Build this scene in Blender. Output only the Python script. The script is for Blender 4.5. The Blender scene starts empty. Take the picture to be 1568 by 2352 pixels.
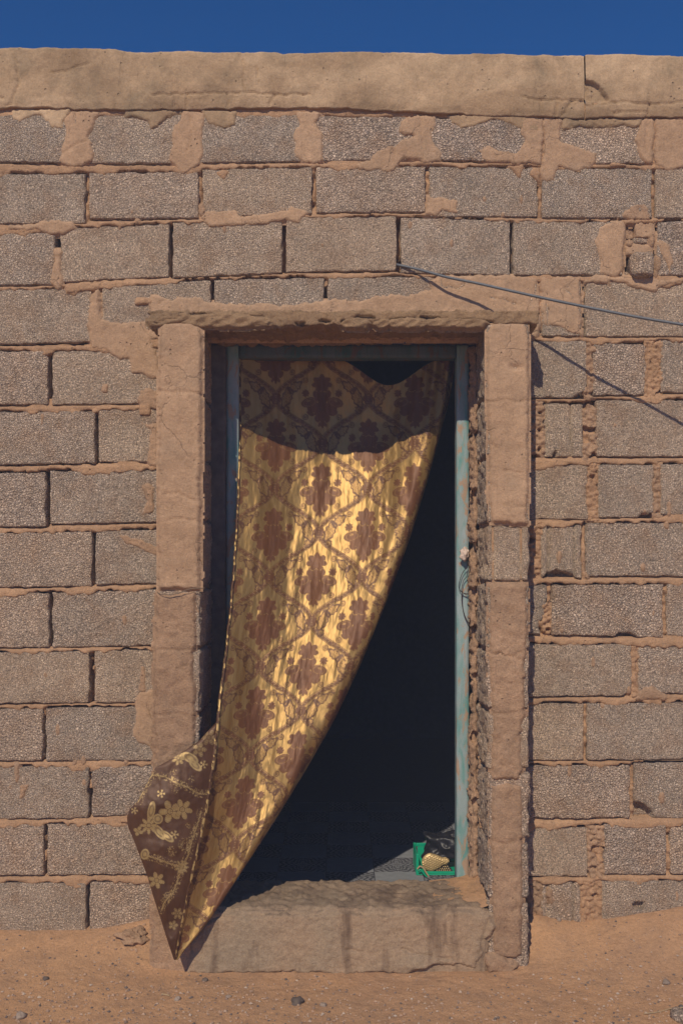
import bpy, math, random
import numpy as np
from mathutils import Vector, Matrix

# ------------------------------------------------------------------ scale
S = 0.001527          # metres per unit on the wall plane (a concrete block is 262 units = 0.40 m long)
DC = 2300.0           # camera distance from the wall plane, in the same units
X0, Y0 = 784.0, 1290.0
ZC = 1.353            # eye height above the sand
def W(X, Y, d):       # wall coordinates (right, down, depth behind the wall plane) -> metres
    X = np.asarray(X, float); Y = np.asarray(Y, float); d = np.asarray(d, float)
    X, Y, d = np.broadcast_arrays(X, Y, d)
    return np.stack([S*(X-X0), S*d, ZC+S*(Y0-Y)], -1)
def RX(x, d): return X0+(np.asarray(x, float)-X0)*(1+np.asarray(d, float)/DC)
def RY(y, d): return Y0+(np.asarray(y, float)-Y0)*(1+np.asarray(d, float)/DC)

# ------------------------------------------------------------------ camera, sky, sun, exposure
sc = bpy.context.scene
cd = bpy.data.cameras.new('camera'); cam = bpy.data.objects.new('camera', cd)
sc.collection.objects.link(cam); sc.camera = cam
cam.location = (0, -DC*S, ZC); cam.rotation_euler = (math.radians(90), 0, 0)
cd.sensor_fit = 'VERTICAL'; cd.sensor_height = 36; cd.sensor_width = 24
cd.lens = DC/2352*36; cd.shift_y = (Y0-1176)/2352
cd.clip_start = 0.05; cd.clip_end = 500

TX, TY = 0.275, 0.90
elev = math.atan2(TY, math.hypot(TX, 1))
w = bpy.data.worlds.new('World'); sc.world = w; w.use_nodes = True
nt = w.node_tree; nt.nodes.clear()
sky = nt.nodes.new('ShaderNodeTexSky'); sky.sky_type = 'NISHITA'; sky.sun_disc = False
sky.sun_elevation = elev; sky.sun_rotation = math.atan2(-TX, -1) % (2*math.pi)
sky.altitude = 2500; sky.air_density = 1.0; sky.dust_density = 0.0; sky.ozone_density = 9.0
bg = nt.nodes.new('ShaderNodeBackground'); bg.inputs['Strength'].default_value = 0.068
wo = nt.nodes.new('ShaderNodeOutputWorld')
tint = nt.nodes.new('ShaderNodeMix'); tint.data_type = 'RGBA'; tint.blend_type = 'MULTIPLY'; tint.inputs[0].default_value = 1
tint.inputs[7].default_value = (.38, 1.02, 1.40, 1)      # the deep blue of a very dry, polarised sky
nt.links.new(sky.outputs[0], tint.inputs[6]); nt.links.new(tint.outputs[2], bg.inputs[0]); nt.links.new(bg.outputs[0], wo.inputs[0])
sd = bpy.data.lights.new('sun', 'SUN'); sun = bpy.data.objects.new('sun', sd)
sc.collection.objects.link(sun)
sd.energy = 3.9; sd.angle = math.radians(0.53); sd.color = (1.0, 0.875, 0.70)
sun.rotation_euler = Vector((TX, 1, -TY)).to_track_quat('-Z', 'Y').to_euler()
sun.location = (-3, -10, 9)
vs = sc.view_settings
sc.display_settings.display_device = 'sRGB'
vs.view_transform = 'Standard'; vs.look = 'None'; vs.exposure = -0.19; vs.gamma = 1
vs.use_curve_mapping = False

rng = np.random.default_rng(7); random.seed(7)

# ------------------------------------------------------------------ noise
def _h(i, j, k, s):
    n = (i.astype(np.int64)*374761393 + j.astype(np.int64)*668265263 + k.astype(np.int64)*2147483647 + s*1274126177) & 0xffffffff
    n = ((n ^ (n >> 13))*1274126177) & 0xffffffff
    n = (n ^ (n >> 16)); n = (n*2246822519) & 0xffffffff
    return ((n ^ (n >> 15)) & 0xffffff)/8388607.5-1.0
def vn(P, s=0):
    P = np.asarray(P, float); f = np.floor(P); t = P-f; t = t*t*(3-2*t); f = f.astype(np.int64)
    r = 0
    for a in (0, 1):
        wa = t[..., 0] if a else 1-t[..., 0]
        for b in (0, 1):
            wb = t[..., 1] if b else 1-t[..., 1]
            for c in (0, 1):
                wc = t[..., 2] if c else 1-t[..., 2]
                r = r+wa*wb*wc*_h(f[..., 0]+a, f[..., 1]+b, f[..., 2]+c, s)
    return r
def fbm(P, scale, octv=3, s=0):
    P = np.asarray(P, float)/scale; r = 0; a = 1; tot = 0
    for o in range(octv):
        r = r+a*vn(P*(2.03**o)+17.3*o, s+o); tot += a; a *= .5
    return r/tot*1.4
def n2(x, y, scale, octv=3, s=0):
    x, y = np.broadcast_arrays(np.asarray(x, float), np.asarray(y, float))
    return fbm(np.stack([x, y, np.zeros_like(x)+s*3.1], -1), scale, octv, s)
def sstep(a, b, x):
    t = np.clip((np.asarray(x, float)-a)/(b-a), 0, 1); return t*t*(3-2*t)

# ------------------------------------------------------------------ objects
def put(o, label=None, cat=None, group=None, kind=None):
    if label: o['label'] = label
    if cat: o['category'] = cat
    if group: o['group'] = group
    if kind: o['kind'] = kind
    return o
def link(o, parent=None):
    sc.collection.objects.link(o)
    if parent is not None:
        o.parent = parent
        l = Vector((0, 0, 0)); q = parent
        while q is not None: l += q.location; q = q.parent
        o.matrix_parent_inverse = Matrix.Translation(-l)
    return o
def mesh(name, V, F, mat, parent=None, smooth=True, origin=False):
    V = np.ascontiguousarray(np.asarray(V, float).reshape(-1, 3)); F = np.asarray(F)
    org = None
    if origin:
        org = np.array([(V[:, 0].min()+V[:, 0].max())/2, (V[:, 1].min()+V[:, 1].max())/2, V[:, 2].min()])
        V = V-org
    m = bpy.data.meshes.new(name)
    k = F.shape[1]
    m.vertices.add(len(V)); m.vertices.foreach_set('co', V.ravel())
    m.loops.add(F.size); m.loops.foreach_set('vertex_index', F.ravel().astype(np.int32))
    m.polygons.add(len(F)); m.polygons.foreach_set('loop_start', np.arange(0, F.size, k, dtype=np.int32))
    m.polygons.foreach_set('loop_total', np.full(len(F), k, np.int32))
    m.polygons.foreach_set('use_smooth', np.full(len(F), bool(smooth)))
    m.update(); m.validate()
    m.materials.append(mat)
    o = bpy.data.objects.new(name, m)
    if org is not None: o.location = org
    return link(o, parent)
def empty(name, loc, label, cat, group=None):
    o = bpy.data.objects.new(name, None); o.location = loc; o.empty_display_size = .05
    sc.collection.objects.link(o); return put(o, label, cat, group)
def gridfaces(nr, nc):
    i = np.arange(nr*nc).reshape(nr, nc)
    return np.stack([i[:-1, :-1], i[1:, :-1], i[1:, 1:], i[:-1, 1:]], -1).reshape(-1, 4)

# ------------------------------------------------------------------ materials
class M:
    def __init__(s, name, rough=.9):
        s.m = bpy.data.materials.new(name); s.m.use_nodes = True; s.t = s.m.node_tree; s.n = s.t.nodes
        s.b = s.n['Principled BSDF']; s.b.inputs['Roughness'].default_value = rough
        s.b.inputs['Specular IOR Level'].default_value = .25
        s.co = s.n.new('ShaderNodeTexCoord'); s.src = s.co.outputs['Object']
    def L(s, a, b): s.t.links.new(a, b)
    def mapping(s, scale, src=None, rot=(0, 0, 0)):
        q = s.n.new('ShaderNodeMapping'); q.inputs['Scale'].default_value = scale; q.inputs['Rotation'].default_value = rot
        s.L(src or s.src, q.inputs[0]); return q.outputs[0]
    def noise(s, scale, detail=4, rough=.55, dist=0, src=None):
        q = s.n.new('ShaderNodeTexNoise'); q.inputs['Scale'].default_value = scale
        q.inputs['Detail'].default_value = detail; q.inputs['Roughness'].default_value = rough
        q.inputs['Distortion'].default_value = dist; s.L(src or s.src, q.inputs['Vector']); return q.outputs['Fac']
    def vor(s, scale, out='Distance', feat='F1', src=None):
        q = s.n.new('ShaderNodeTexVoronoi'); q.feature = feat; q.inputs['Scale'].default_value = scale
        s.L(src or s.src, q.inputs['Vector']); return q.outputs[out]
    def ramp(s, f, stops):
        q = s.n.new('ShaderNodeValToRGB'); e = q.color_ramp.elements
        while len(e) < len(stops): e.new(.5)
        for k, (p, c) in enumerate(stops):
            e[k].position = p; e[k].color = (c, c, c, 1) if not isinstance(c, tuple) else (*c, 1)
        s.L(f, q.inputs[0]); return q.outputs[0]
    def mix(s, f, a, b, mode='MIX'):
        q = s.n.new('ShaderNodeMix'); q.data_type = 'RGBA'; q.blend_type = mode
        for v, i in ((f, 0), (a, 6), (b, 7)):
            if isinstance(v, (int, float)):
                q.inputs[i].default_value = v if i == 0 else (v, v, v, 1)
            elif isinstance(v, tuple): q.inputs[i].default_value = (*v, 1)
            else: s.L(v, q.inputs[i])
        return q.outputs[2]
    def math(s, op, a, b=0.0):
        q = s.n.new('ShaderNodeMath'); q.operation = op
        for v, i in ((a, 0), (b, 1)):
            if isinstance(v, (int, float)): q.inputs[i].default_value = v
            else: s.L(v, q.inputs[i])
        return q.outputs[0]
    def bump(s, h, dist, strength=1.0, prev=None):
        q = s.n.new('ShaderNodeBump'); q.inputs['Distance'].default_value = dist; q.inputs['Strength'].default_value = strength
        s.L(h, q.inputs['Height'])
        if prev is not None: s.L(prev, q.inputs['Normal'])
        return q.outputs[0]
    def fin(s, col, nrm=None):
        if isinstance(col, tuple): s.b.inputs['Base Color'].default_value = (*col, 1)
        else: s.L(col, s.b.inputs['Base Color'])
        if nrm is not None: s.L(nrm, s.b.inputs['Normal'])
        return s.m
    def rnd(s):
        return s.n.new('ShaderNodeObjectInfo').outputs['Random']

def block_mat(name, base, dust, dustamt=.5):
    m = M(name, .95)
    # pebbly aggregate: rounded grains with open pores between them; the grading differs from block to block
    vm = m.n.new('ShaderNodeVectorMath'); vm.operation = 'SCALE'; m.L(m.src, vm.inputs[0])
    sc0 = m.ramp(m.rnd(), [(0, .78), (.4, 1.0), (1, 1.30)]); m.L(sc0, vm.inputs['Scale']); src = vm.outputs[0]
    wob = m.n.new('ShaderNodeTexNoise'); wob.inputs['Scale'].default_value = 160; m.L(src, wob.inputs['Vector'])
    va = m.n.new('ShaderNodeVectorMath'); va.operation = 'MULTIPLY_ADD'; m.L(wob.outputs['Color'], va.inputs[0]); va.inputs[1].default_value = (.006, .006, .006); m.L(src, va.inputs[2]); src = va.outputs[0]
    e1 = m.vor(128, 'Distance', 'DISTANCE_TO_EDGE', src); e2 = m.vor(255, 'Distance', 'DISTANCE_TO_EDGE', src)
    cellc = m.vor(128, 'Color', 'F1', src); cellc2 = m.vor(255, 'Color', 'F1', src)
    g1 = m.ramp(e1, [(0, 0.0), (.22, .9), (.5, 1.0)]); g2_ = m.ramp(e2, [(0, 0.0), (.25, 1.0)])
    nn = m.noise(90, 4, .65, 0, src)
    pore = m.ramp(m.noise(150, 3, .6, .5, src), [(.53, 0.0), (.66, 1.0)])
    g = m.ramp(cellc, [(0, .74), (1, 1.26)]); g2 = m.ramp(cellc2, [(0, .80), (1, 1.20)])
    c = m.mix(1, base, g, 'MULTIPLY'); c = m.mix(1, c, g2, 'MULTIPLY')
    c = m.mix(m.ramp(e1, [(0, .6), (.10, 0.0)]), c, (.33, .27, .22))     # cement paste between the grains, darkened to paint in the gap shade
    c = m.mix(m.math('MULTIPLY', pore, .40), c, (.22, .175, .14))  # dark tone paints shade into the open pores
    # each block its own tone
    c = m.mix(1, c, m.ramp(m.rnd(), [(0, (.78, .77, .79)), (.3, (.98, .93, .90)), (.6, (.92, .92, .93)), (1, (1.16, 1.10, 1.03))]), 'MULTIPLY')
    big = m.ramp(m.noise(5, 4, .6), [(.3, .86), (.7, 1.14)])
    c = m.mix(1, c, big, 'MULTIPLY')
    dm = m.ramp(m.noise(11, 6, .62, .4), [(.46, 0.0), (.72, dustamt)])
    c = m.mix(dm, c, dust)
    grains = m.ramp(m.noise(170, 2, .5), [(.62, 0.0), (.74, .45)])
    c = m.mix(grains, c, (.58, .49, .39))
    h = m.math('ADD', g1, m.math('MULTIPLY', g2_, .35))
    h = m.math('SUBTRACT', h, m.math('MULTIPLY', pore, 1.5))
    h = m.math('ADD', h, m.math('MULTIPLY', nn, .8))
    b = m.bump(h, .0066, 1.0)
    return m.fin(c, b)
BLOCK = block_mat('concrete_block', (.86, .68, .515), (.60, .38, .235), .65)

def plaster_mat(name, a, b, grey, bumpd=.0016, speck=.3, crack=.35, stain=.32):
    m = M(name, .93)
    c = m.mix(m.ramp(m.noise(3.2, 5, .6, .5), [(.35, 0.0), (.68, 1.0)]), a, b)
    c = m.mix(m.ramp(m.noise(6.5, 5, .65, .8), [(.5, 0.0), (.72, .55)]), c, grey)
    c = m.mix(m.ramp(m.noise(240, 3, .6), [(.35, speck), (.65, 0.0)]), c, (.22, .15, .10))
    c = m.mix(1, c, m.ramp(m.noise(28, 5, .6), [(.3, .88), (.7, 1.1)]), 'MULTIPLY')
    wv = m.n.new('ShaderNodeTexNoise'); wv.inputs['Scale'].default_value = 9; wv.inputs['Detail'].default_value = 4; m.L(m.src, wv.inputs['Vector'])
    wa = m.n.new('ShaderNodeVectorMath'); wa.operation = 'MULTIPLY_ADD'; m.L(wv.outputs['Color'], wa.inputs[0]); wa.inputs[1].default_value = (.14, .14, .14); m.L(m.src, wa.inputs[2])
    ce = m.ramp(m.vor(4.3, 'Distance', 'DISTANCE_TO_EDGE', wa.outputs[0]), [(0, 1.0), (.011, 0.0)])
    ck = m.math('MULTIPLY', ce, m.ramp(m.noise(3.1, 2), [(.53, 0.0), (.57, 1.0)]))
    ck = m.math('MULTIPLY', ck, crack)
    c = m.mix(m.math('MULTIPLY', ck, .6), c, (.16, .105, .07))
    n = m.bump(m.math('MULTIPLY', ck, -1.0), .005, 1.0)
    n = m.bump(m.noise(34, 6, .65), bumpd*5, .55, n)
    n = m.bump(m.noise(105, 5, .75), bumpd*1.8, .9, n)
    n = m.bump(m.noise(260, 4, .7), bumpd*1.3, 1.0, n)
    c = m.mix(1, c, m.ramp(m.noise(130, 3, .7), [(.3, .88), (.7, 1.12)]), 'MULTIPLY')
    n = m.bump(m.ramp(m.vor(17), [(0.02, 0.0), (.10, 1.0)]), .0022, .35, n)
    pt = m.ramp(m.vor(46, 'Distance', 'F1', m.mapping((1, 1, .8))), [(.06, 1.0), (.17, 0.0)]); pm = m.math('MULTIPLY', pt, m.ramp(m.noise(13, 3), [(.52, 0.0), (.60, 1.0)]))
    n = m.bump(m.math('MULTIPLY', pm, -1.0), .005, 1.0, n)
    sc_ = m.ramp(m.noise(60, 4, .6, 0, m.mapping((1, 1, .12), rot=(0, .5, 0))), [(.60, 0.0), (.70, 1.0)])
    n = m.bump(m.math('MULTIPLY', sc_, -1.0), .0014, .8, n)
    bl = m.ramp(m.noise(2.4, 6, .62, .6, m.mapping((1, 1, 1.8))), [(.40, 0.0), (.62, 1.0)])
    c = m.mix(m.math('MULTIPLY', bl, stain), c, m.mix(1, c, (.66, .62, .58), 'MULTIPLY'))
    return m.fin(c, n)
PLASTER = plaster_mat('sandy_plaster', (.585, .38, .235), (.50, .32, .195), (.43, .30, .20))
COPING = plaster_mat('coping_plaster', (.64, .45, .28), (.40, .275, .165), (.28, .22, .14), .0012, .22, 0, .8)
ROUGHP = plaster_mat('rough_plaster', (.60, .38, .235), (.49, .31, .19), (.41, .28, .185), .0026, .45, 0)
MORTAR = plaster_mat('mortar', (.60, .365, .21), (.50, .30, .17), (.43, .275, .17), .0022, .35, 0)
LIP = plaster_mat('lintel_mortar', (.47, .30, .165), (.37, .235, .13), (.30, .21, .125), .0030, .45, 0)

def step_mat():
    m = M('step_concrete', .9)
    c = m.mix(m.ramp(m.noise(4, 5, .6, .3), [(.35, 0.0), (.65, 1.0)]), (.37, .28, .19), (.44, .30, .19))
    st = m.mapping((1.0, 1.0, .16))
    drip = m.ramp(m.noise(9, 4, .6, .2, src=st), [(.54, 0.0), (.64, .85)])
    geo = m.n.new('ShaderNodeNewGeometry'); sx = m.n.new('ShaderNodeSeparateXYZ'); m.L(geo.outputs['Normal'], sx.inputs[0])
    up = m.ramp(m.math('ADD', sx.outputs[2], m.math('MULTIPLY', m.math('SUBTRACT', m.noise(28, 4, .7), .5), 1.4)), [(.15, 0.0), (.85, 1.0)])
    c = m.mix(drip, c, (.17, .11, .07))
    worn = m.mix(m.ramp(m.noise(60, 6, .75, 1.0, src=m.mapping((.35, 1, 1))), [(.42, 0.0), (.62, 1.0)]), (.13, .092, .065), (.27, .19, .125))
    edge = m.ramp(m.noise(7, 4, .6), [(.4, 0.25), (.7, 1.0)])
    c = m.mix(m.math('MULTIPLY', up, edge), c, worn)
    c = m.mix(m.ramp(m.noise(250, 3, .7), [(.35, .35), (.6, 0.0)]), c, (.14, .10, .07))
    n = m.bump(m.noise(30, 6, .65), .009, .6)
    n = m.bump(m.noise(110, 5, .75), .0035, .9, n)
    n = m.bump(m.noise(230, 4, .7), .002, .9, n)
    c = m.mix(1, c, m.ramp(m.noise(90, 4, .75), [(.3, .86), (.7, 1.16)]), 'MULTIPLY')
    return m.fin(c, n)
STEP = step_mat()

def sand_mat():
    m = M('orange_sand', .97)
    c = m.mix(m.ramp(m.noise(1.4, 5, .6, .4), [(.35, 0.0), (.65, 1.0)]), (.64, .365, .185), (.56, .325, .178))
    c = m.mix(m.ramp(m.noise(9, 6, .65, .3), [(.45, 0.0), (.7, .5)]), c, (.36, .225, .14))
    c = m.mix(m.ramp(m.noise(420, 3, .7), [(.3, .55), (.5, 0.0)]), c, (.27, .17, .11))
    c = m.mix(m.ramp(m.vor(95), [(.12, .6), (.20, 0.0)]), c, (.46, .33, .24))
    c = m.mix(m.ramp(m.vor(70, src=m.mapping((1, 1.3, 1))), [(.07, .85), (.12, 0.0)]), c, (.16, .13, .12))
    n = m.bump(m.noise(22, 6, .70), .022, .6)
    n = m.bump(m.noise(75, 5, .75), .005, .7, n)
    n = m.bump(m.noise(210, 5, .75), .0032, 1.0, n)
    c = m.mix(1, c, m.ramp(m.noise(85, 5, .75), [(.3, .82), (.7, 1.15)]), 'MULTIPLY')
    return m.fin(c, n)
SAND = sand_mat()

def stone_mat(name, a, b):
    m = M(name, .9)
    c = m.mix(m.noise(60, 4), a, b)
    c = m.mix(1, c, m.ramp(m.rnd(), [(0, .7), (1, 1.25)]), 'MULTIPLY')
    return m.fin(c, m.bump(m.noise(130, 5, .6), .003, .8))
STONE = stone_mat('stone', (.20, .16, .13), (.42, .32, .25))
DSTONE = stone_mat('dark_stone', (.10, .08, .07), (.24, .18, .14))

def paint_mat(k=1.0):
    m = M('peeling_teal_paint', .55)
    st = m.mapping((1.0, 1.0, .22))
    c = m.mix(m.ramp(m.noise(38, 5, .6, .6, src=st), [(.4, 0.0), (.6, 1.0)]), (.29, .37, .37), (.13, .31, .29))
    c = m.mix(m.ramp(m.noise(14, 4, .6, .4, src=st), [(.38, .7), (.55, 0.0)]), c, (.38, .44, .46))
    c = m.mix(m.ramp(m.noise(30, 6, .65, .8, src=m.mapping((1, 1, .4))), [(.54, 0.0), (.60, .9)]), c, (.42, .27, .17))
    c = m.mix(m.ramp(m.noise(300, 3, .6), [(.35, .3), (.5, 0.0)]), c, (.20, .19, .16))
    if k != 1.0: c = m.mix(1, c, k, 'MULTIPLY')
    return m.fin(c, m.bump(m.noise(60, 6, .6, src=st), .002, .7))
PAINT = paint_mat()
PAINT_SHADE = paint_mat(.35)     # head of the frame, its shade painted in by darkening the colour

def simple(name, col, rough=.6, metal=0, bscale=0, bd=.001, spec=.4, var=.12):
    m = M(name, rough); m.b.inputs['Metallic'].default_value = metal; m.b.inputs['Specular IOR Level'].default_value = spec
    c = m.mix(1, col, m.ramp(m.noise(30, 4), [(.3, 1-var), (.7, 1+var)]), 'MULTIPLY')
    return m.fin(c, m.bump(m.noise(bscale, 4), bd, .8) if bscale else None)
WOODDARK = simple('dark_weathered_wood', (.13, .10, .085), .85, bscale=80, bd=.002, var=.3)
CABLE = simple('grey_cable_sheath', (.115, .125, .14), .5, bscale=300, bd=.0004)
WIRE = simple('rusty_wire', (.07, .045, .04), .7, .3)
TWINE = simple('brown_twine', (.20, .14, .09), .9)
GREEN = simple('green_plastic', (.0, .36, .20), .38, spec=.45)
BAG = simple('black_plastic_film', (.016, .015, .018), .42, spec=.4, bscale=25, bd=.003)
GOLDQ = simple('gold_quilted_leather', (.50, .36, .17), .42, .35, bscale=0)
STUD = simple('brass_stud', (.62, .47, .24), .35, .5)
DKLEATH = simple('dark_leather', (.05, .045, .05), .6)
WAD = simple('pink_white_rag', (.66, .52, .43), .8, bscale=90, bd=.004)
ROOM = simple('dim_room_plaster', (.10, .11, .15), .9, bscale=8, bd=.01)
STRAW = simple('dry_straw', (.42, .31, .18), .9)
HEMM = None

# ------------------------------------------------------------------ generic rough box in wall coordinates
def rough_box(name, x0, x1, yt, yb, d0, d1, mat, parent, cell=5.5, r=4.0, amp=.9, chip=4.0, seed=0,
              grooves=(), cuts=(), back=False, dcell=None, lump=0.0, ysag=None, origin=False, rag=0.0):
    """yt / yb: number or (left, right)."""
    yt = (yt, yt) if np.isscalar(yt) else yt; yb = (yb, yb) if np.isscalar(yb) else yb
    w = x1-x0; h = ((yb[0]-yt[0])+(yb[1]-yt[1]))/2; t = d1-d0
    dcell = dcell or cell*1.6
    nx = max(2, int(round(w/cell))); ny = max(2, int(round(h/cell))); nz = max(2, int(round(t/dcell)))
    A, Bb, C = [], [], []
    def face(fix, val, na, nb):
        a, b = np.meshgrid(np.arange(na+1), np.arange(nb+1), indexing='ij')
        c = np.full_like(a, val)
        idx = {0: (c, a, b), 1: (a, c, b), 2: (a, b, c)}[fix]
        ijk = np.stack(idx, -1).reshape(-1, 3)
        return ijk, gridfaces(na+1, nb+1)
    parts = [(2, 0, nx, ny, 0), (0, 0, ny, nz, 0), (0, nx, ny, nz, 1), (1, 0, nx, nz, 1), (1, ny, nx, nz, 0)]
    if back: parts.append((2, nz, nx, ny, 1))
    IJ, FF, off = [], [], 0
    for fix, val, na, nb, fl in parts:
        ijk, f = face(fix, val, na, nb)
        if fl: f = f[:, ::-1]
        IJ.append(ijk); FF.append(f+off); off += len(ijk)
    IJ = np.concatenate(IJ); FF = np.concatenate(FF)
    key = (IJ[:, 0]*(ny+1)+IJ[:, 1])*(nz+1)+IJ[:, 2]
    u, first, inv = np.unique(key, return_index=True, return_inverse=True)
    IJ = IJ[first]; FF = inv.reshape(-1)[FF]
    P = IJ*np.array([w/nx, h/ny, t/nz])
    r = min(r, w*.45, h*.45, t*.45)
    lo = np.array([r, r, r]); hi = np.array([w-r, h-r, t-r if back else t+50])
    Q = np.clip(P, lo, hi); N = P-Q; ln = np.linalg.norm(N, axis=1, keepdims=True)+1e-9; N = N/ln
    G = P+np.array([x0, yt[0], d0])
    edge = np.clip((1-np.abs(N).max(1))/.29, 0, 1)
    disp = amp*fbm(G, 16, 3, seed)+.6*amp*fbm(G, 5, 2, seed+9)
    if lump: disp = disp+lump*fbm(G, 38, 3, seed+5)
    nearx = np.minimum(P[:, 0], w-P[:, 0]); neary = np.minimum(P[:, 1], h-P[:, 1])
    ed = np.minimum(nearx, neary) if True else 0
    ef = np.clip(1-ed/14, 0, 1)*np.clip(1-P[:, 2]/20, 0, 1)
    disp = disp-chip*ef*np.clip(fbm(G, 20, 3, seed+21)+.05, 0, 1.2)-chip*.35*edge*(.6+.6*fbm(G, 7, 2, seed+3))
    side = np.clip(1-np.abs(N[:, 2]), 0, 1)
    disp = disp+side*rag*(1.9*fbm(G, 11, 2, seed+71)-.5)
    N2 = Q+N*(r+disp[:, None])
    X = x0+N2[:, 0]; fr = N2[:, 0]/w
    Yt = yt[0]+(yt[1]-yt[0])*fr; Yb = yb[0]+(yb[1]-yb[0])*fr
    Y = Yt+(Yb-Yt)*N2[:, 1]/h
    D = d0+N2[:, 2]
    for gx in grooves:
        D = D+11.0*np.exp(-((X-gx-1.2*vn(np.stack([Y/25, Y*0, Y*0+gx], -1)))/2.6)**2)
    for (cx, cy, crx, cry, dep) in cuts:
        e = ((X-cx)/crx)**2+((Y-cy)/cry)**2+.35*n2(X, Y, 9, 2, seed)
        D = D+dep*sstep(1.15, .85, e)
    if ysag is not None: Y = Y+ysag(X, IJ[:, 1]/ny)
    return mesh(name, W(X, Y, D), FF, mat, parent, origin=origin)

def poly_sdf(px, py, poly):
    poly = np.asarray(poly, float); d2 = np.full(px.shape, 1e18); s = np.ones(px.shape)
    n = len(poly)
    for i in range(n):
        a = poly[i]; b = poly[(i+1) % n]; ex, ey = b-a
        wx = px-a[0]; wy = py-a[1]
        t = np.clip((wx*ex+wy*ey)/(ex*ex+ey*ey+1e-9), 0, 1)
        dx = wx-ex*t; dy = wy-ey*t; d2 = np.minimum(d2, dx*dx+dy*dy)
        c1 = py >= a[1]; c2 = py < b[1]; c3 = ex*wy > ey*wx
        flip = (c1 & c2 & c3) | (~c1 & ~c2 & ~c3)
        s = np.where(flip, -s, s)
    return -s*np.sqrt(d2)*-1.0 if False else s*np.sqrt(d2)*-1.0   # >0 inside
def seg_dist(px, py, pts):
    d2 = np.full(np.shape(px), 1e18)
    pts = np.asarray(pts, float)
    for a, b in zip(pts[:-1], pts[1:]):
        ex, ey = b-a; wx = px-a[0]; wy = py-a[1]
        t = np.clip((wx*ex+wy*ey)/(ex*ex+ey*ey+1e-9), 0, 1)
        dx = wx-ex*t; dy = wy-ey*t; d2 = np.minimum(d2, dx*dx+dy*dy)
    return np.sqrt(d2)

def patch(name, poly, mat, parent, base=0.0, thick=2.6, cell=3.4, rag=5.0, rel=1.0, seed=0, margin=7, cracks=(), app=False, hfun=None, sink=7):
    """plaster smeared over masonry: polygon in wall coordinates (app=True: drawn on the plane at depth base)"""
    poly = np.asarray(poly, float)
    if app: poly = np.stack([RX(poly[:, 0], base), RY(poly[:, 1], base)], -1)
    a0, b0 = poly.min(0)-margin; a1, b1 = poly.max(0)+margin
    nx = int((a1-a0)/cell)+2; ny = int((b1-b0)/cell)+2
    X, Y = np.meshgrid(np.linspace(a0, a1, nx), np.linspace(b0, b1, ny))
    sd = poly_sdf(X, Y, poly)
    if sd[0, 0] > 0: sd = -sd
    sd = sd+rag*n2(X, Y, 22, 3, seed)+rag*.75*n2(X, Y, 8, 3, seed+4)
    h = thick*sstep(-.5, 2.6, sd)+rel*.5*n2(X, Y, 9, 3, seed+17)*sstep(0, 6, sd)+rel*n2(X, Y, 30, 4, seed+7)*sstep(0, 8, sd)-sink*sstep(0, -5, sd)
    for ck in cracks:
        ck = np.asarray(ck[1:], float) if np.isscalar(ck[0]) else np.asarray(ck, float)
        if app: ck = np.stack([RX(ck[:, 0], base), RY(ck[:, 1], base)], -1)
        dd = seg_dist(X+3*n2(X, Y, 12, 2, seed+31), Y+3*n2(X, Y, 12, 2, seed+32), ck)
        h = h-3.2*np.exp(-(dd/2.0)**2)
    if hfun is not None: h = h+hfun(X, Y, sd)
    F = gridfaces(ny, nx); keep = (sd.ravel()[F] > -margin*.9).any(1)
    F = F[keep]; used = np.unique(F); remap = np.full(X.size, -1); remap[used] = np.arange(len(used))
    V = W(X.ravel()[used], Y.ravel()[used], base-h.ravel()[used])
    return mesh(name, V, remap[F], mat, parent)

def tube(name, pts, rad, mat, parent=None, seg=8, origin=False, sub=4):
    pts = np.asarray(pts, float)
    n = len(pts); t = np.linspace(0, n-1, (n-1)*sub+1); out = []
    for q in t:       # Catmull-Rom
        i = min(int(q), n-2); f = q-i
        p0 = pts[max(i-1, 0)]; p1 = pts[i]; p2 = pts[i+1]; p3 = pts[min(i+2, n-1)]
        out.append(.5*((2*p1)+(-p0+p2)*f+(2*p0-5*p1+4*p2-p3)*f*f+(-p0+3*p1-3*p2+p3)*f**3))
    C = np.array(out); T = np.gradient(C, axis=0); T /= np.linalg.norm(T, axis=1, keepdims=True)+1e-12
    ref = np.array([0.13, .3, .95]); A = np.cross(T, ref); A /= np.linalg.norm(A, axis=1, keepdims=True); B = np.cross(T, A)
    th = np.linspace(0, 2*math.pi, seg, endpoint=False)
    r = rad if np.isscalar(rad) else np.interp(np.linspace(0, 1, len(C)), np.linspace(0, 1, len(rad)), rad)[:, None, None]
    V = C[:, None]+r*(np.cos(th)[None, :, None]*A[:, None]+np.sin(th)[None, :, None]*B[:, None])
    k = len(C); idx = np.arange(k*seg).reshape(k, seg); nx = np.roll(idx, -1, 1)
    F = np.stack([idx[:-1], nx[:-1], nx[1:], idx[1:]], -1).reshape(-1, 4)
    return mesh(name, V.reshape(-1, 3), F, mat, parent, origin=origin)

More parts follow.
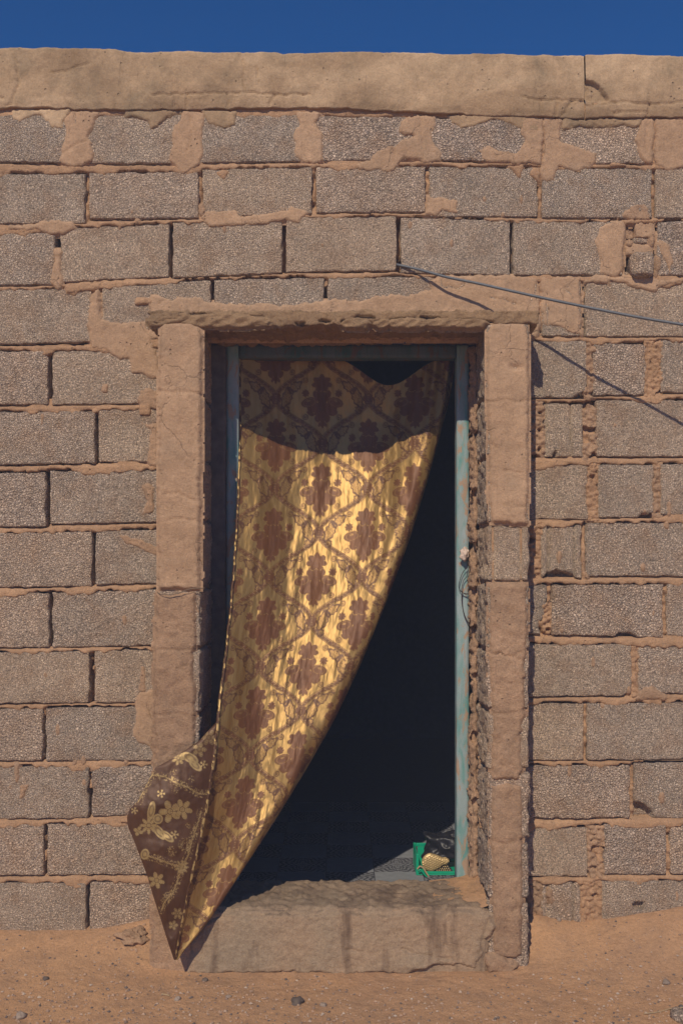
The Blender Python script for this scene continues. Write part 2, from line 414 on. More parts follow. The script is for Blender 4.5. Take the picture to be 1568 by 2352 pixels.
def blob(name, c, rad, mat, parent=None, n=14, amp=.25, sc_=1.0, seed=0, origin=False, power=1.0, octv=3):
    """lumpy stone; c, rad in metres"""
    th = np.linspace(0, math.pi, n); ph = np.linspace(0, 2*math.pi, 2*n, endpoint=False)
    T, Pp = np.meshgrid(th, ph, indexing='ij')
    D = np.stack([np.sin(T)*np.cos(Pp), np.sin(T)*np.sin(Pp), np.cos(T)], -1)
    D = np.sign(D)*np.abs(D)**power
    k = 1+amp*fbm(D*1.0+seed*7.7, sc_, octv, seed)
    V = D*k[..., None]*np.asarray(rad)+np.asarray(c)
    nr, nc = T.shape; i = np.arange(nr*nc).reshape(nr, nc); j = np.roll(i, -1, 1)
    F = np.stack([i[:-1], i[1:], j[1:], j[:-1]], -1).reshape(-1, 4)
    return mesh(name, V.reshape(-1, 3), F, mat, parent, origin=origin)

# ================================================================== GROUND
def bank(X):          # height of sand (m) against the wall, along the wall
    return np.interp(X, [-800, -200, 0, 200, 300, 352, 392, 480, 1100, 1192, 1235, 1334, 1380, 1568, 1900, 2400],
                     [.05, .055, .060, .062, .085, .100, .100, .0, .0, .108, .114, .088, .098, .146, .19, .2])
def ground_z(x, y):
    X = X0+np.asarray(x)/S
    wd = np.interp(X, [150, 352, 480, 1100, 1200, 1420], [.20, .13, .10, .10, .12, .22])
    f = np.exp(-(np.clip(-np.asarray(y), 0, None)/wd)**1.5)
    z = bank(X)*f
    z = z+.010*n2(np.asarray(x), np.asarray(y), .5, 3, 3)*sstep(0, .25, -np.asarray(y)-.1)+.0045*n2(np.asarray(x), np.asarray(y), .09, 4, 5)+.0018*n2(np.asarray(x), np.asarray(y), .022, 2, 6)
    inside = sstep(.06, .12, np.asarray(y))
    return z*(1-inside)-.03*inside
gx = np.concatenate([-1.6-np.geomspace(.02, 80, 34)[::-1], np.arange(-1.6, 1.601, .009), 1.6+np.geomspace(.02, 80, 34)])
gy = np.concatenate([-1.15-np.geomspace(.02, 80, 34)[::-1], np.arange(-1.15, .16, .009), .16+np.geomspace(.02, 80, 24)])
GX, GY = np.meshgrid(gx, gy)
o = mesh('ground', np.stack([GX, GY, ground_z(GX, GY)], -1), gridfaces(*GX.shape)[:, ::-1], SAND); put(o, kind='structure')
o['label'] = 'orange sandy ground banked against the block wall'

# ================================================================== HOUSE
house = empty('house', (0, 0, 0), 'unplastered grey concrete block house with a mud coloured door surround and parapet band', 'house')

XX = [-700]
Tl = [
 [(-700, 262), (700, 262), (1300, 276), (2300, 280)],
 [(-700, 400), (0, 398), (200, 396), (460, 392), (470, 386), (720, 382), (980, 381), (1240, 384), (1260, 392), (1500, 386), (2300, 390)],
 [(-700, 540), (0, 537), (130, 533), (134, 524), (390, 511), (394, 510), (650, 500), (654, 497), (913, 495), (917, 498), (1173, 502), (1177, 506), (2300, 508)],
 [(-700, 668), (0, 664), (205, 662), (232, 657), (486, 641), (490, 641), (745, 634), (1000, 634), (1240, 640), (1340, 645), (2300, 652)],
 [(-700, 806), (0, 805), (365, 803), (1215, 782), (1350, 782), (1360, 787), (1484, 787), (1515, 779), (2300, 779)],
 [(-700, 946), (0, 945), (221, 942), (224, 938), (365, 936), (1215, 925), (1341, 925), (1368, 918), (2300, 914)],
 [(-700, 1086), (0, 1085), (108, 1084), (113, 1080), (365, 1078), (1215, 1066), (1371, 1066), (2300, 1060)],
 [(-700, 1226), (0, 1224), (365, 1215), (1215, 1204), (1336, 1204), (1343, 1200), (2300, 1194)],
 [(-700, 1365), (0, 1363), (365, 1352), (1215, 1344), (1260, 1342), (2300, 1336)],
 [(-700, 1500), (0, 1498), (365, 1490), (1215, 1479), (2300, 1474)],
 [(-700, 1630), (0, 1627), (365, 1622), (1215, 1616), (2300, 1606)],
 [(-700, 1762), (0, 1760), (365, 1758), (1215, 1758), (1447, 1758), (1454, 1751), (2300, 1746)],
 [(-700, 1895), (0, 1893), (365, 1890), (1215, 1902), (1350, 1900), (1386, 1892), (2300, 1886)],
 [(-700, 2028), (0, 2027), (365, 2026), (1215, 2026), (1334, 2026), (1380, 2022), (2300, 2020)]]
Bl = [
 [(-700, 372), (0, 371), (200, 376), (400, 376), (690, 372), (980, 368), (1240, 376), (2300, 378)],
 [(-700, 518), (0, 516), (198, 514), (202, 504), (458, 502), (462, 501), (719, 492), (723, 490), (979, 488), (983, 499), (1238, 499), (1242, 502), (2300, 502)],
 [(-700, 658), (0, 656), (128, 656), (133, 650), (390, 636), (394, 640), (650, 628), (654, 627), (913, 623), (917, 628), (1173, 633), (1430, 633), (2300, 642)],
 [(-700, 794), (0, 793), (205, 791), (232, 766), (1000, 770), (1340, 774), (2300, 772)],
 [(-700, 932), (0, 931), (365, 929), (1215, 915), (1348, 915), (1360, 910), (1484, 909), (1515, 904), (2300, 900)],
 [(-700, 1071), (0, 1069), (220, 1066), (224, 1063), (365, 1062), (1215, 1052), (1340, 1050), (2300, 1050)],
 [(-700, 1213), (0, 1212), (108, 1211), (113, 1206), (365, 1200), (1215, 1195), (1350, 1195), (1371, 1190), (1500, 1190), (1515, 1184), (2300, 1180)],
 [(-700, 1352), (0, 1351), (213, 1348), (217, 1344), (365, 1342), (1215, 1325), (1336, 1330), (1343, 1325), (2300, 1328)],
 [(-700, 1491), (0, 1490), (365, 1485), (1215, 1458), (1260, 1460), (1523, 1466), (1529, 1463), (2300, 1462)],
 [(-700, 1619), (0, 1618), (365, 1615), (1215, 1602), (1451, 1600), (1463, 1594), (2300, 1596)],
 [(-700, 1751), (0, 1750), (365, 1748), (1215, 1748), (1344, 1748), (2300, 1738)],
 [(-700, 1884), (0, 1883), (205, 1882), (209, 1876), (365, 1874), (1215, 1882), (2300, 1880)],
 [(-700, 2014), (0, 2013), (365, 2010), (1215, 2017), (1350, 2015), (1386, 2010), (2300, 2010)],
 [(-700, 2152), (0, 2150), (365, 2148), (1215, 2140), (2300, 2140)]]
def li(tab, x): a = np.asarray(tab, float); return np.interp(x, a[:, 0], a[:, 1])
BX = [
 [(-78, 183), (190, 425), (437, 705), (715, 972), (985, 1240), (1252, 1495), (1505, 1760)],
 [(-60, 197), (204, 457), (464, 718), (725, 978), (985, 1236), (1243, 1497), (1504, 1760)],
 [(-130, 127), (136, 389), (395, 649), (656, 911), (920, 1172), (1178, 1430), (1508, 1760)],
 [(-60, 212), (233, 485), (490, 745), (751, 1000), (1008, 1234), (1243, 1334), (1342, 1600)],
 [(-140, 112), (118, 376), (1200, 1347), (1360, 1484), (1515, 1760)],
 [(-40, 219), (225, 376), (1246, 1341), (1368, 1620)],
 [(-150, 107), (114, 376), (1200, 1350), (1372, 1501), (1515, 1760)],
 [(-45, 213), (218, 376), (1240, 1336), (1344, 1600)],
 [(-140, 113), (119, 376), (1200, 1257), (1264, 1523), (1529, 1780)],
 [(-50, 206), (216, 376), (1200, 1451), (1463, 1710)],
 [(-155, 100), (105, 376), (1200, 1341), (1347, 1600)],
 [(-50, 205), (210, 376), (1200, 1447), (1455, 1700)],
 [(-150, 102), (107, 376), (1200, 1350), (1386, 1530), (1537, 1780)],
 [(-55, 199), (204, 376), (1240, 1334), (1380, 1600)]]
OPT = {(5, 1246): dict(grooves=(1248, 1310), cuts=[(1275, 1047, 4, 14, 22)]),
       (7, 1240): dict(grooves=(1258, 1317), cuts=[(1284, 1334, 34, 24, 26)]),
       (13, 1240): dict(grooves=(1256, 1316)),
       (8, 1264): dict(cuts=[(1436, 1467, 22, 15, 24)]),
       (8, 1200): dict(cuts=[(1262, 1440, 22, 34, 30), (1262, 1395, 9, 25, 25)]),
       (11, 1455): dict(cuts=[(1458, 1884, 40, 38, 26)]),
       (4, 1360): dict(cuts=[(1484, 786, 10, 10, 12)]),
       (4, 1200): dict(cuts=[(1350, 915, 30, 14, 20)]),
       (9, 1200): dict(cuts=[(1453, 1602, 16, 12, 20)]),
       (13, 1380): dict(cuts=[(1466, 2080, 12, 10, 16)]),
       (6, 1372): dict(cuts=[(1502, 1192, 34, 14, 22)])}
for r in range(14):    # carry the courses on past both sides of the picture
    L0 = BX[r][0][0]; R1 = BX[r][-1][1]
    while L0 > -600: BX[r].insert(0, (L0-262, L0-6)); L0 -= 262
    while R1 < 2150: BX[r].append((R1+7, R1+262)); R1 += 262

# mortar: one continuous bed behind and between the blocks
mx = np.concatenate([np.arange(-700, -60, 14), np.arange(-60, 1640, 4.0), np.arange(1640, 2290, 14)]); my = np.arange(236, 2170, 2.9)
MX, MY = np.meshgrid(mx, my)
MH = np.full(MX.shape, -38.0)
nz1 = n2(MX, MY, 46, 3, 11); nz2 = n2(MX, MY, 12, 3, 12); nz3 = n2(MX, MY, 90, 2, 13)
for r in range(14):
    for (a, b) in zip(BX[r][:-1], BX[r][1:]):
        g0, g1 = a[1], b[0]
        if g0 < 800 < g1 and r > 3: continue
        gw = g1-g0
        if gw > 60 and r == 2: continue
        yt = li(Tl[r], (g0+g1)/2)-8; yb = li(Bl[r], (g0+g1)/2)+8
        mk = (MX > g0-4) & (MX < g1+4) & (MY > yt) & (MY < yb)
        openj = (g1 < 380 and r > 1) or r in (2, 3) or False
        if gw > 22: lev = -16+9*nz1+8*nz2
        elif openj: lev = np.where(nz1 > .45, -7, -36)+3*nz2
        else: lev = -9+9*nz1+8*nz2
        MH = np.where(mk, np.maximum(MH, lev), MH)
for r in range(13):
    ub = li(Bl[r], MX[0])[None, :]; lt = li(Tl[r+1], MX[0])[None, :]
    over = np.clip(3.0+10*nz3+8*nz1+6*nz2, -3, 21)
    s = (MY-(ub-2))/((lt-ub)+2+over)
    rec = np.interp(nz3+.6*nz1, [-.6, .2, .6], [14, 9, 1])
    prof = -rec*(1-sstep(.10+.10*nz2, .34+.12*nz1, s))-.3-4*sstep(.84, 1.02, s)+1.5*nz2+.7*nz1
    prof = np.where(s > 0.35, prof+1.2*np.clip(over/8, 0, 1), prof)
    mk = (s > -.05) & (s < 1.02)
    MH = np.where(mk, np.maximum(MH, prof), MH)
topj = li(Tl[0], MX[0])[None, :]+4+8*np.clip(nz3+nz1, -.3, 1)
MH = np.where(MY < topj, np.maximum(MH, -1.5+3*nz1+1.5*nz2-5*sstep(-6, 0, MY-topj)), MH)
F = gridfaces(*MX.shape)
cxm = MX.ravel()[F].mean(1); cym = MY.ravel()[F].mean(1)
keep = ~((cxm > 480) & (cxm < 1102) & (cym > 782))
wallobj = mesh('wall', W(MX, MY, -MH).reshape(-1, 3), F[keep], MORTAR, house)
wallobj['label'] = 'orange mortar bed between the grey concrete blocks'

k = 0
for r in range(14):
    for (a, b) in BX[r]:
        k += 1
        rr = random.Random(k*13)
        cc = (a+b)/2
        off = rr.uniform(-1.6, 1.6)
        yt = (float(li(Tl[r], a+2)), float(li(Tl[r], b-2))); yb = (float(li(Bl[r], a+2)), float(li(Bl[r], b-2)))
        vis = -60 < b and a < 1640
        op = OPT.get((r, a), {})
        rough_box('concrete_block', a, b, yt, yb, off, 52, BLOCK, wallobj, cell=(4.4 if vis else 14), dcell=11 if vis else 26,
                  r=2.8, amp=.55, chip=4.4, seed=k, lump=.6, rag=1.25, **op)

# wall body behind the blocks (with the door hole) and roof slab
def slab(name, x0, x1, y0, y1, d0, d1, mat, parent, **kw):
    return rough_box(name, x0, x1, y0, y1, d0, d1, mat, parent, cell=60, dcell=60, r=2, amp=0, chip=0, back=True, **kw)
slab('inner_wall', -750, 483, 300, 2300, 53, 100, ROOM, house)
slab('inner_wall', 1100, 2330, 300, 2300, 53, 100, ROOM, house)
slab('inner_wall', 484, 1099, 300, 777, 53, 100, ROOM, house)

# plaster patches smeared over the masonry -------------------------------------------------
def z1(*p): return [(a*.5002, 73.3+b*.5002) for a, b in p]
def z2(*p): return [(783.6+a*.5002, 73.3+b*.5002) for a, b in p]
def z3(*p): return [(a*.3272, 659.7+b*.3272) for a, b in p]
def z5(*p): return [(a*.34277, 1319.5+b*.34277) for a, b in p]
def z6(*p): return [(1054.8+a*.34277, 1319.5+b*.34277) for a, b in p]
P = [
 (z1((330, 362), (462, 368), (440, 400), (400, 490), (425, 510), (425, 592), (345, 628), (300, 600), (275, 590), (290, 520), (310, 440), (300, 400)), PLASTER, [z1((400, 500), (340, 525), (285, 560)), z1((350, 370), (345, 420))]),
 (z1((840, 362), (940, 372), (935, 470), (935, 560), (900, 620), (850, 650), (825, 645), (800, 610), (780, 590), (800, 520), (795, 460), (830, 400)), PLASTER, [z1((872, 385), (880, 470), (860, 560))]),
 (z1((1365, 368), (1475, 372), (1440, 420), (1480, 470), (1488, 590), (1440, 608), (1390, 600), (1355, 560), (1345, 480), (1375, 420)), PLASTER, ()),
 (z2((440, 380), (420, 500), (455, 560), (450, 590), (380, 600), (350, 580), (290, 580), (225, 650), (180, 640), (90, 640), (70, 610), (130, 590), (180, 545), (260, 510), (330, 480), (265, 460), (290, 400), (350, 388)), PLASTER, [z2((365, 390), (370, 500), (375, 600)), z2((250, 510), (240, 600))]),
 (z2((620, 540), (680, 525), (720, 545), (800, 555), (830, 520), (840, 500), (822, 455), (835, 395), (925, 395), (925, 500), (915, 606), (700, 606), (645, 585)), PLASTER, ()),
 (z2((930, 395), (1010, 395), (1000, 500), (1060, 520), (1165, 560), (1160, 590), (1130, 625), (1075, 640), (1000, 620), (960, 688), (915, 684), (912, 600), (930, 560)), PLASTER, [z2((925, 440), (926, 520), (918, 600), (935, 640))]),
 (z2((1375, 395), (1432, 400), (1430, 600), (1410, 610), (1370, 580), (1355, 500)), PLASTER, [z2((1400, 430), (1395, 560))]),
 (z2((1440, 400), (1568, 400), (1750, 405), (1750, 610), (1560, 630), (1480, 636), (1438, 610)), PLASTER, ()),
 (z1((950, 820), (1085, 820), (1100, 850), (1300, 825), (1340, 800), (1410, 830), (1370, 880), (1300, 870), (1200, 885), (1060, 890), (960, 895), (930, 850)), PLASTER, ()),
 (z1((160, 890), (205, 868), (330, 865), (345, 900), (300, 930), (230, 925), (160, 905), (40, 905), (40, 890)), PLASTER, ()),
 (z2((400, 755), (530, 770), (530, 830), (470, 825), (430, 850), (385, 842)), PLASTER, [z2((465, 770), (462, 830))]),
 (z2((1300, 815), (1390, 785), (1415, 862), (1268, 855)), ROUGHP, ()),
 (z2((1180, 900), (1295, 862), (1292, 1100), (1260, 1122), (1190, 1105), (1165, 960)), PLASTER, ()),
 (z2((1446, 925), (1500, 980), (1525, 1060), (1505, 1110), (1485, 1060), (1448, 985)), PLASTER, ()),
 (z1((250, 1000), (285, 1010), (288, 1160), (270, 1182), (232, 1150), (240, 1080)), PLASTER, ()),
 (z1((300, 1165), (470, 1150), (465, 1180), (365, 1190), (340, 1212), (310, 1204)), MORTAR, ()),
 (z3((640, 90), (690, 20), (705, 235), (820, 252), (1010, 235), (1060, 330), (1105, 490), (1120, 640), (1060, 640), (1000, 610), (925, 600), (912, 500), (840, 495), (760, 440), (640, 432), (622, 200)), PLASTER, [z3((700, 10), (710, 240))]),
 (z3((985, 730), (1050, 705), (1115, 730), (1120, 860), (1060, 850), (1020, 910), (990, 850), (965, 800)), ROUGHP, ()),
 (z3((1000, 960), (1110, 950), (1115, 1260), (1050, 1250), (1040, 1120), (1060, 1010)), ROUGHP, ()),
 (z3((1005, 1390), (1085, 1380), (1085, 1580), (1010, 1590), (1040, 1500)), ROUGHP, ()),
 (z3((715, 670), (760, 680), (755, 740), (720, 735)), ROUGHP, ()),
 (z3((835, 1740), (960, 1765), (1040, 1800), (1115, 1840), (1115, 1910), (1000, 1840), (890, 1790)), ROUGHP, ()),
 ([(350, 676), (372, 680), (395, 690), (410, 682), (455, 684), (475, 694), (560, 699), (640, 701), (720, 696), (770, 686), (830, 690), (880, 678), (955, 676), (990, 664), (985, 645), (1010, 634), (1100, 634), (1236, 638), (1240, 700), (1236, 780), (340, 780), (345, 700)], PLASTER, [z2((455, 1130), (460, 1165), (540, 1180), (572, 1155)), z2((905, 1140), (880, 1210), (870, 1250)), z1((735, 1250), (780, 1215)), z2((680, 1225), (740, 1230), (800, 1250))]),
 (z2((918, 1128), (1095, 1132), (1100, 1395), (1060, 1395), (1000, 1350), (940, 1350), (918, 1330)), PLASTER, [z2((1020, 1170), (1060, 1220)), z2((940, 1200), (942, 1340))]),
 (z5((930, 785), (1045, 770), (1050, 1215), (1010, 1160), (920, 1120), (890, 1040), (910, 880)), PLASTER, ()),
 (z5((945, 610), (978, 620), (975, 790), (935, 790)), ROUGHP, ()),
 (z5((98, 1270), (128, 1270), (122, 1400), (106, 1400)), ROUGHP, ()),
 (z5((132, 1410), (190, 1405), (165, 1490), (135, 1500)), ROUGHP, ()),
 (z6((1180, 835), (1230, 780), (1290, 745), (1350, 790), (1400, 835)), ROUGHP, ()),
 (z1((60, 355), (320, 355), (290, 440), (240, 440), (190, 380), (130, 395), (95, 430), (60, 400)), COPING, ()),
 (z1((570, 355), (850, 360), (760, 400), (700, 450), (680, 400), (580, 385)), COPING, ()),
 (z1((930, 362), (1090, 362), (1085, 430), (1030, 445), (960, 420)), COPING, ()),
 (z2((490, 385), (900, 385), (905, 465), (840, 450), (700, 400), (610, 430), (550, 445), (500, 420)), COPING, ()),
 (z2((1010, 395), (1380, 398), (1370, 430), (1130, 440), (1010, 440)), COPING, ()),
 (z2((1300, 865), (1445, 862), (1448, 868), (1300, 885)), MORTAR, ()),
 (z2((1160, 1120), (1310, 1125), (1560, 1140), (1500, 1165), (1440, 1190), (1300, 1150), (1120, 1150)), PLASTER, ()),
 (z5((940, 1030), (1050, 1000), (1050, 1290), (1040, 1290), (1035, 1215)), ROUGHP, ()),
 (z2((770, 620), (830, 615), (825, 660), (815, 668)), MORTAR, ()),
 (z2((880, 630), (905, 630), (905, 690), (860, 660)), MORTAR, ()),
 (z1((990, 640), (1060, 635), (1030, 680)), MORTAR, ()),
]
for i, (poly, mt, ck) in enumerate(P):
    patch('plaster_patch', poly, mt, wallobj, thick=3.4, seed=100+i*3, cracks=ck, rag=4.6, rel=(2.6 if mt is ROUGHP else 1.2))
# small mortar splashes
for i in range(46):
    rr = random.Random(900+i)
    side = rr.random() < .5
    px = rr.uniform(0, 360) if side else rr.uniform(1230, 1568)
    py = rr.uniform(810, 2080)
    if rr.random() < .3: px, py = rr.uniform(0, 1568), rr.uniform(385, 640)
    q = rr.uniform(2.5, 6.5); st = rr.uniform(1, 3)
    poly = [(px+q*math.cos(t), py+q*st*math.sin(t)) for t in np.linspace(0, 6.283, 9)[:-1]]
    patch('mortar_splash', poly, ROUGHP, wallobj, thick=2.4, cell=2.6, rag=2.5, seed=500+i, margin=5)

# rubble in the broken places
def chunk(x0, x1, y0, y1, d0, mat, seed, d1=45, lump=3.0, r=7, name='rubble_chunk'):
    return rough_box(name, x0, x1, y0, y1, d0, d1, mat, wallobj, cell=3.6, dcell=8, r=r, amp=1.5, chip=4, seed=seed, lump=lump)
chunk(1457, 1506, 508, 546, 1, PLASTER, 301, r=3, lump=1)
chunk(1431, 1460, 508, 548, 10, ROUGHP, 302)
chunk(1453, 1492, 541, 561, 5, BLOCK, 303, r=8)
chunk(1432, 1505, 555, 588, 2, PLASTER, 304, r=8)
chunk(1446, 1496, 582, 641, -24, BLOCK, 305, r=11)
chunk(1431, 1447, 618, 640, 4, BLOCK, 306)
chunk(1496, 1508, 590, 640, 6, ROUGHP, 307, r=4)
for (gx0, gx1, gy0, gy1, n, sd0) in ((1484, 1515, 786, 906, 6, 320), (1341, 1368, 926, 1050, 5, 330), (1350, 1372, 1068, 1193, 6, 340),
                                     (1351, 1386, 1903, 2014, 4, 350), (1335, 1380, 2026, 2130, 4, 360), (1217, 1246, 926, 1052, 4, 370),
                                     (1217, 1240, 1205, 1330, 4, 380), (1217, 1240, 2026, 2120, 3, 390), (1238, 1264, 1390, 1458, 3, 400),
                                     (1502, 1515, 1068, 1184, 6, 410), (1452, 1463, 1480, 1598, 5, 420), (1346, 1361, 786, 912, 6, 430)):
    def gh(X, Y, sd, k=sd0):
        a = n2(X, Y, 21, 2, k+1); b = np.abs(n2(X, Y, 13, 2, k+2)); c_ = n2(X, Y, 6, 2, k+3)
        return 9*np.sqrt(b)*1.0+3*c_-24*sstep(.34, .62, a)-7
    patch('mortar_fill', [(gx0-3, gy0-4), (gx1+3, gy0-4), (gx1+3, gy1+4), (gx0-3, gy1+4)], ROUGHP if sd0 % 20 else MORTAR, wallobj, base=1.5, thick=2, cell=2.5, rag=.5, rel=.5, seed=sd0, hfun=gh, margin=3, sink=0)
# lumps hanging out of bed joints
for i, (a, b, c, d_) in enumerate([(152, 178, 655, 676), (310, 352, 690-7, 702), (1400, 1440, 372+2, 386), (276, 340, 1869+9, 1889), (60, 92, 1075, 1087), (318, 348, 925, 958)]):
    chunk(a, b, c, d_, -6, MORTAR, 450+i, r=6, name='mortar_lump')

# parapet band -----------------------------------------------------------------------------
def coping(xa, xb, cracks, seed, chips=()):
    cellc = 3.2
    nx = int((xb-xa)/cellc)+1
    x = np.linspace(xa, xb, nx)
    top = np.interp(x, [-750, 0, 120, 260, 310, 380, 640, 650, 800, 900, 1000, 1200, 1338, 1345, 1568, 2330], [117, 118, 117, 119, 127, 125, 128, 131, 126, 126, 130, 132, 135, 131, 137, 142])
    top = top+1.8*n2(x, x*0, 26, 4, 50)+.9*n2(x, x*0, 7, 2, 55)
    bot = np.interp(x, [-750, 0, 90, 230, 400, 700, 800, 1000, 1300, 1568, 2330], [250, 251, 250, 254, 254, 250, 252, 262, 273, 272, 272])+3.0*n2(x, x*0, 22, 3, 51)
    # rows: under-lip (2), front (n), rounded top, flat top going back
    nf = 46; rows = []
    v = np.linspace(0, 1, nf)
    Xr, Yr, Dr = [], [], []
    for s_ in (26, 12, 2): Xr.append(x); Yr.append(bot-1.0); Dr.append(np.full(nx, float(s_)))
    for t in v[::-1]:
        y = top+(bot-top)*t
        Xr.append(x); Yr.append(y); Dr.append(np.full(nx, -8.0))
    for a_ in np.linspace(.2, 1, 5):
        Xr.append(x); Yr.append(top-7*math.sin(a_*math.pi/2)+1); Dr.append(-8+9*(1-math.cos(a_*math.pi/2)))
    for s_ in (30, 90, 160, 230): Xr.append(x); Yr.append(top-6+.5*0*x); Dr.append(np.full(nx, float(s_)))
    Xg = np.array(Xr); Yg = np.array([np.broadcast_to(q, (nx,)) for q in Yr]); Dg = np.array([np.broadcast_to(q, (nx,)) for q in Dr]).astype(float)
    front = np.zeros(Dg.shape); front[3:3+nf] = 1; front[3+nf:3+nf+3] = .8
    h = 3.2*n2(Xg, Yg, 95, 3, seed)+1.5*n2(Xg, Yg, 32, 3, seed+1)+.5*n2(Xg, Yg, 9, 2, seed+2)
    bulge = 3.0*np.sin(np.clip((Yg-top)/(bot-top), 0, 1)*math.pi)
    h = h+bulge
    lipd = np.clip((Yg-(bot-14))/14, 0, 1)
    h = h-lipd*2.2
    for ck in cracks:
        dd = seg_dist(Xg+4*n2(Xg, Yg, 14, 2, seed+31), Yg+4*n2(Xg, Yg, 14, 2, seed+32), ck)
        h = h-4.2*np.exp(-(dd/1.9)**2)
    for (poly, dep) in chips:
        s_ = poly_sdf(Xg, Yg, poly); s_ = s_ if s_[0, 0] < 0 else -s_
        h = h-dep*sstep(0, 4, s_+2*n2(Xg, Yg, 8, 2, 77))+2.2*sstep(2, 8, s_)*n2(Xg, Yg, 8, 3, 78)
    Dg = Dg-h*front
    # end returns
    V = W(Xg, Yg, Dg)
    mesh('coping_slab', V.reshape(-1, 3), gridfaces(*Xg.shape)[:, ::-1], COPING, cop)
cop = bpy.data.objects.new('parapet', None); link(cop, house)
coping(-740, 1338.5, [z1((65, 100), (90, 180), (95, 250), (60, 330), (30, 352)), z1((700, 300), (870, 292), (1000, 288), (1050, 292), (1130, 285), (1300, 297), (1420, 292)),
                      z1((1050, 292), (1045, 360)), z1((1262, 285), (1240, 350)), z1((858, 292), (862, 360)), z1((1180, 170), (1190, 240)), z1((0, 310), (25, 312)), z1((250, 200), (330, 180), (420, 150)),
                      z2((820, 310), (940, 320), (1050, 322), (1110, 325)), z2((985, 330), (980, 390)), z2((1050, 322), (1010, 395)), z2((910, 320), (915, 380)), z1((1100, 110), (1120, 160), (1128, 275))], 60,
       chips=[([(1328, 232), (1340, 232), (1340, 240), (1326, 240)], 6)])
coping(1341.5, 2320, [z2((1240, 330), (1330, 335), (1410, 342), (1568, 332), (1900, 335)), z2((1110, 325), (1180, 340), (1250, 330)), z2((1410, 340), (1395, 400)), z2((1250, 380), (1380, 372), (1395, 380)), z2((1105, 350), (1160, 345))], 60,
       chips=[(z2((1104, 225), (1150, 232), (1195, 270), (1225, 325), (1165, 340), (1104, 318)), 11), (z2((1125, 335), (1165, 325), (1160, 345)), 7)])
slab('roof', -750, 2330, 150, 296, 60, 2500, ROOM, house)

# door pillars -----------------------------------------------------------------------------
PD = -130.0
def pillar(xa, xb, segs, seed):
    root = bpy.data.objects.new('door_pillar', None); link(root, house)
    for i, (ya, yb) in enumerate(segs):
        Xa, Xb = RX(xa, PD), RX(xb, PD)
        rr = random.Random(seed+i)
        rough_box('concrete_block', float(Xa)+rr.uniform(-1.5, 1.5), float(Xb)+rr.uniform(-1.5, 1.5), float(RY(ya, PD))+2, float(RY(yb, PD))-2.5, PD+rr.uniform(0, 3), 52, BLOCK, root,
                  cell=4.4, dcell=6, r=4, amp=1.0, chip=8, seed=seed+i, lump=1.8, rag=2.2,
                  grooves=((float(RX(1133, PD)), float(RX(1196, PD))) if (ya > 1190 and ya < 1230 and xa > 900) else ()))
    # dark mortar core so joints do not show daylight
    rough_box('mortar_core', float(RX(xa, PD))+7, float(RX(xb, PD))-7, float(RY(750, PD)), float(RY(2238, PD)), PD+9, 51, MORTAR, root, cell=8, dcell=10, r=3, amp=1.6, chip=0, seed=seed+40, lump=2)
    return root
pl = pillar(366, 461, [(742, 903), (905, 1046), (1048, 1190), (1192, 1351), (1353, 1489), (1492, 1640), (1643, 1788), (1791, 1935), (1938, 2083), (2086, 2250)], 600)
pr = pillar(1118, 1216, [(740, 905), (907, 1048), (1050, 1203), (1206, 1338), (1343, 1494), (1499, 1632), (1637, 1770), (1798-24, 1930), (1935, 2068), (2072, 2240)], 640)
def ph(X, Y, sd):   # worn, pitted lower render
    return 2.6*n2(X, Y, 20, 4, 91)-6*np.clip(n2(X, Y, 34, 3, 92)-.38, 0, 1)
patch('pillar_plaster', [(371, 752), (380, 745), (440, 743), (452, 750), (462, 768), (461, 850), (460, 1000), (459, 1100), (458, 1200), (457, 1340), (458, 1352), (366, 1352), (366, 1100), (369, 900)], PLASTER, pl, base=PD, thick=6, rag=3.2, rel=1.6, seed=700, app=True, sink=5,
      cracks=[[(366, 898), (400, 902), (430, 900), (468, 908)], [(380, 1136), (410, 1132), (430, 1142), (445, 1148)], [(370, 1196), (420, 1192), (440, 1197), (462, 1200)], [(395, 946), (400, 950)]])
patch('pillar_plaster', [(362, 1366), (447, 1362), (449, 1480), (444, 1490), (446, 1630), (444, 1700), (446, 1800), (446, 1935), (446, 2090), (440, 2235), (350, 2240), (352, 2100), (354, 1900), (357, 1700), (358, 1500)], ROUGHP, pl, base=PD, thick=5.5, rag=4.0, rel=1.2, seed=705, app=True, hfun=ph, sink=6,
      cracks=[[(372, 1490), (400, 1494), (445, 1490)], [(378, 1642), (400, 1638), (430, 1641)], [(400, 1400), (410, 1440)], [(358, 1640), (372, 1642)]])
patch('pillar_plaster', [(1120, 770), (1126, 752), (1150, 745), (1200, 745), (1211, 756), (1212, 900), (1210, 1000), (1208, 1200), (1180, 1203), (1131, 1198), (1125, 1150), (1124, 1000), (1120, 900)], PLASTER, pr, base=PD, thick=6, rag=2.6, rel=1.5, seed=710, app=True, sink=5,
      cracks=[[(1116, 924), (1135, 926), (1160, 917), (1185, 926), (1214, 918)], [(1155, 1082), (1175, 1082), (1196, 1088)], [(1186, 1165), (1204, 1165)], [(1128, 1020), (1140, 1030)]],
      hfun=lambda X, Y, sd: -7*np.exp(-(((X-RX(1185, PD))/13)**2+((Y-RY(844, PD))/6)**2)))
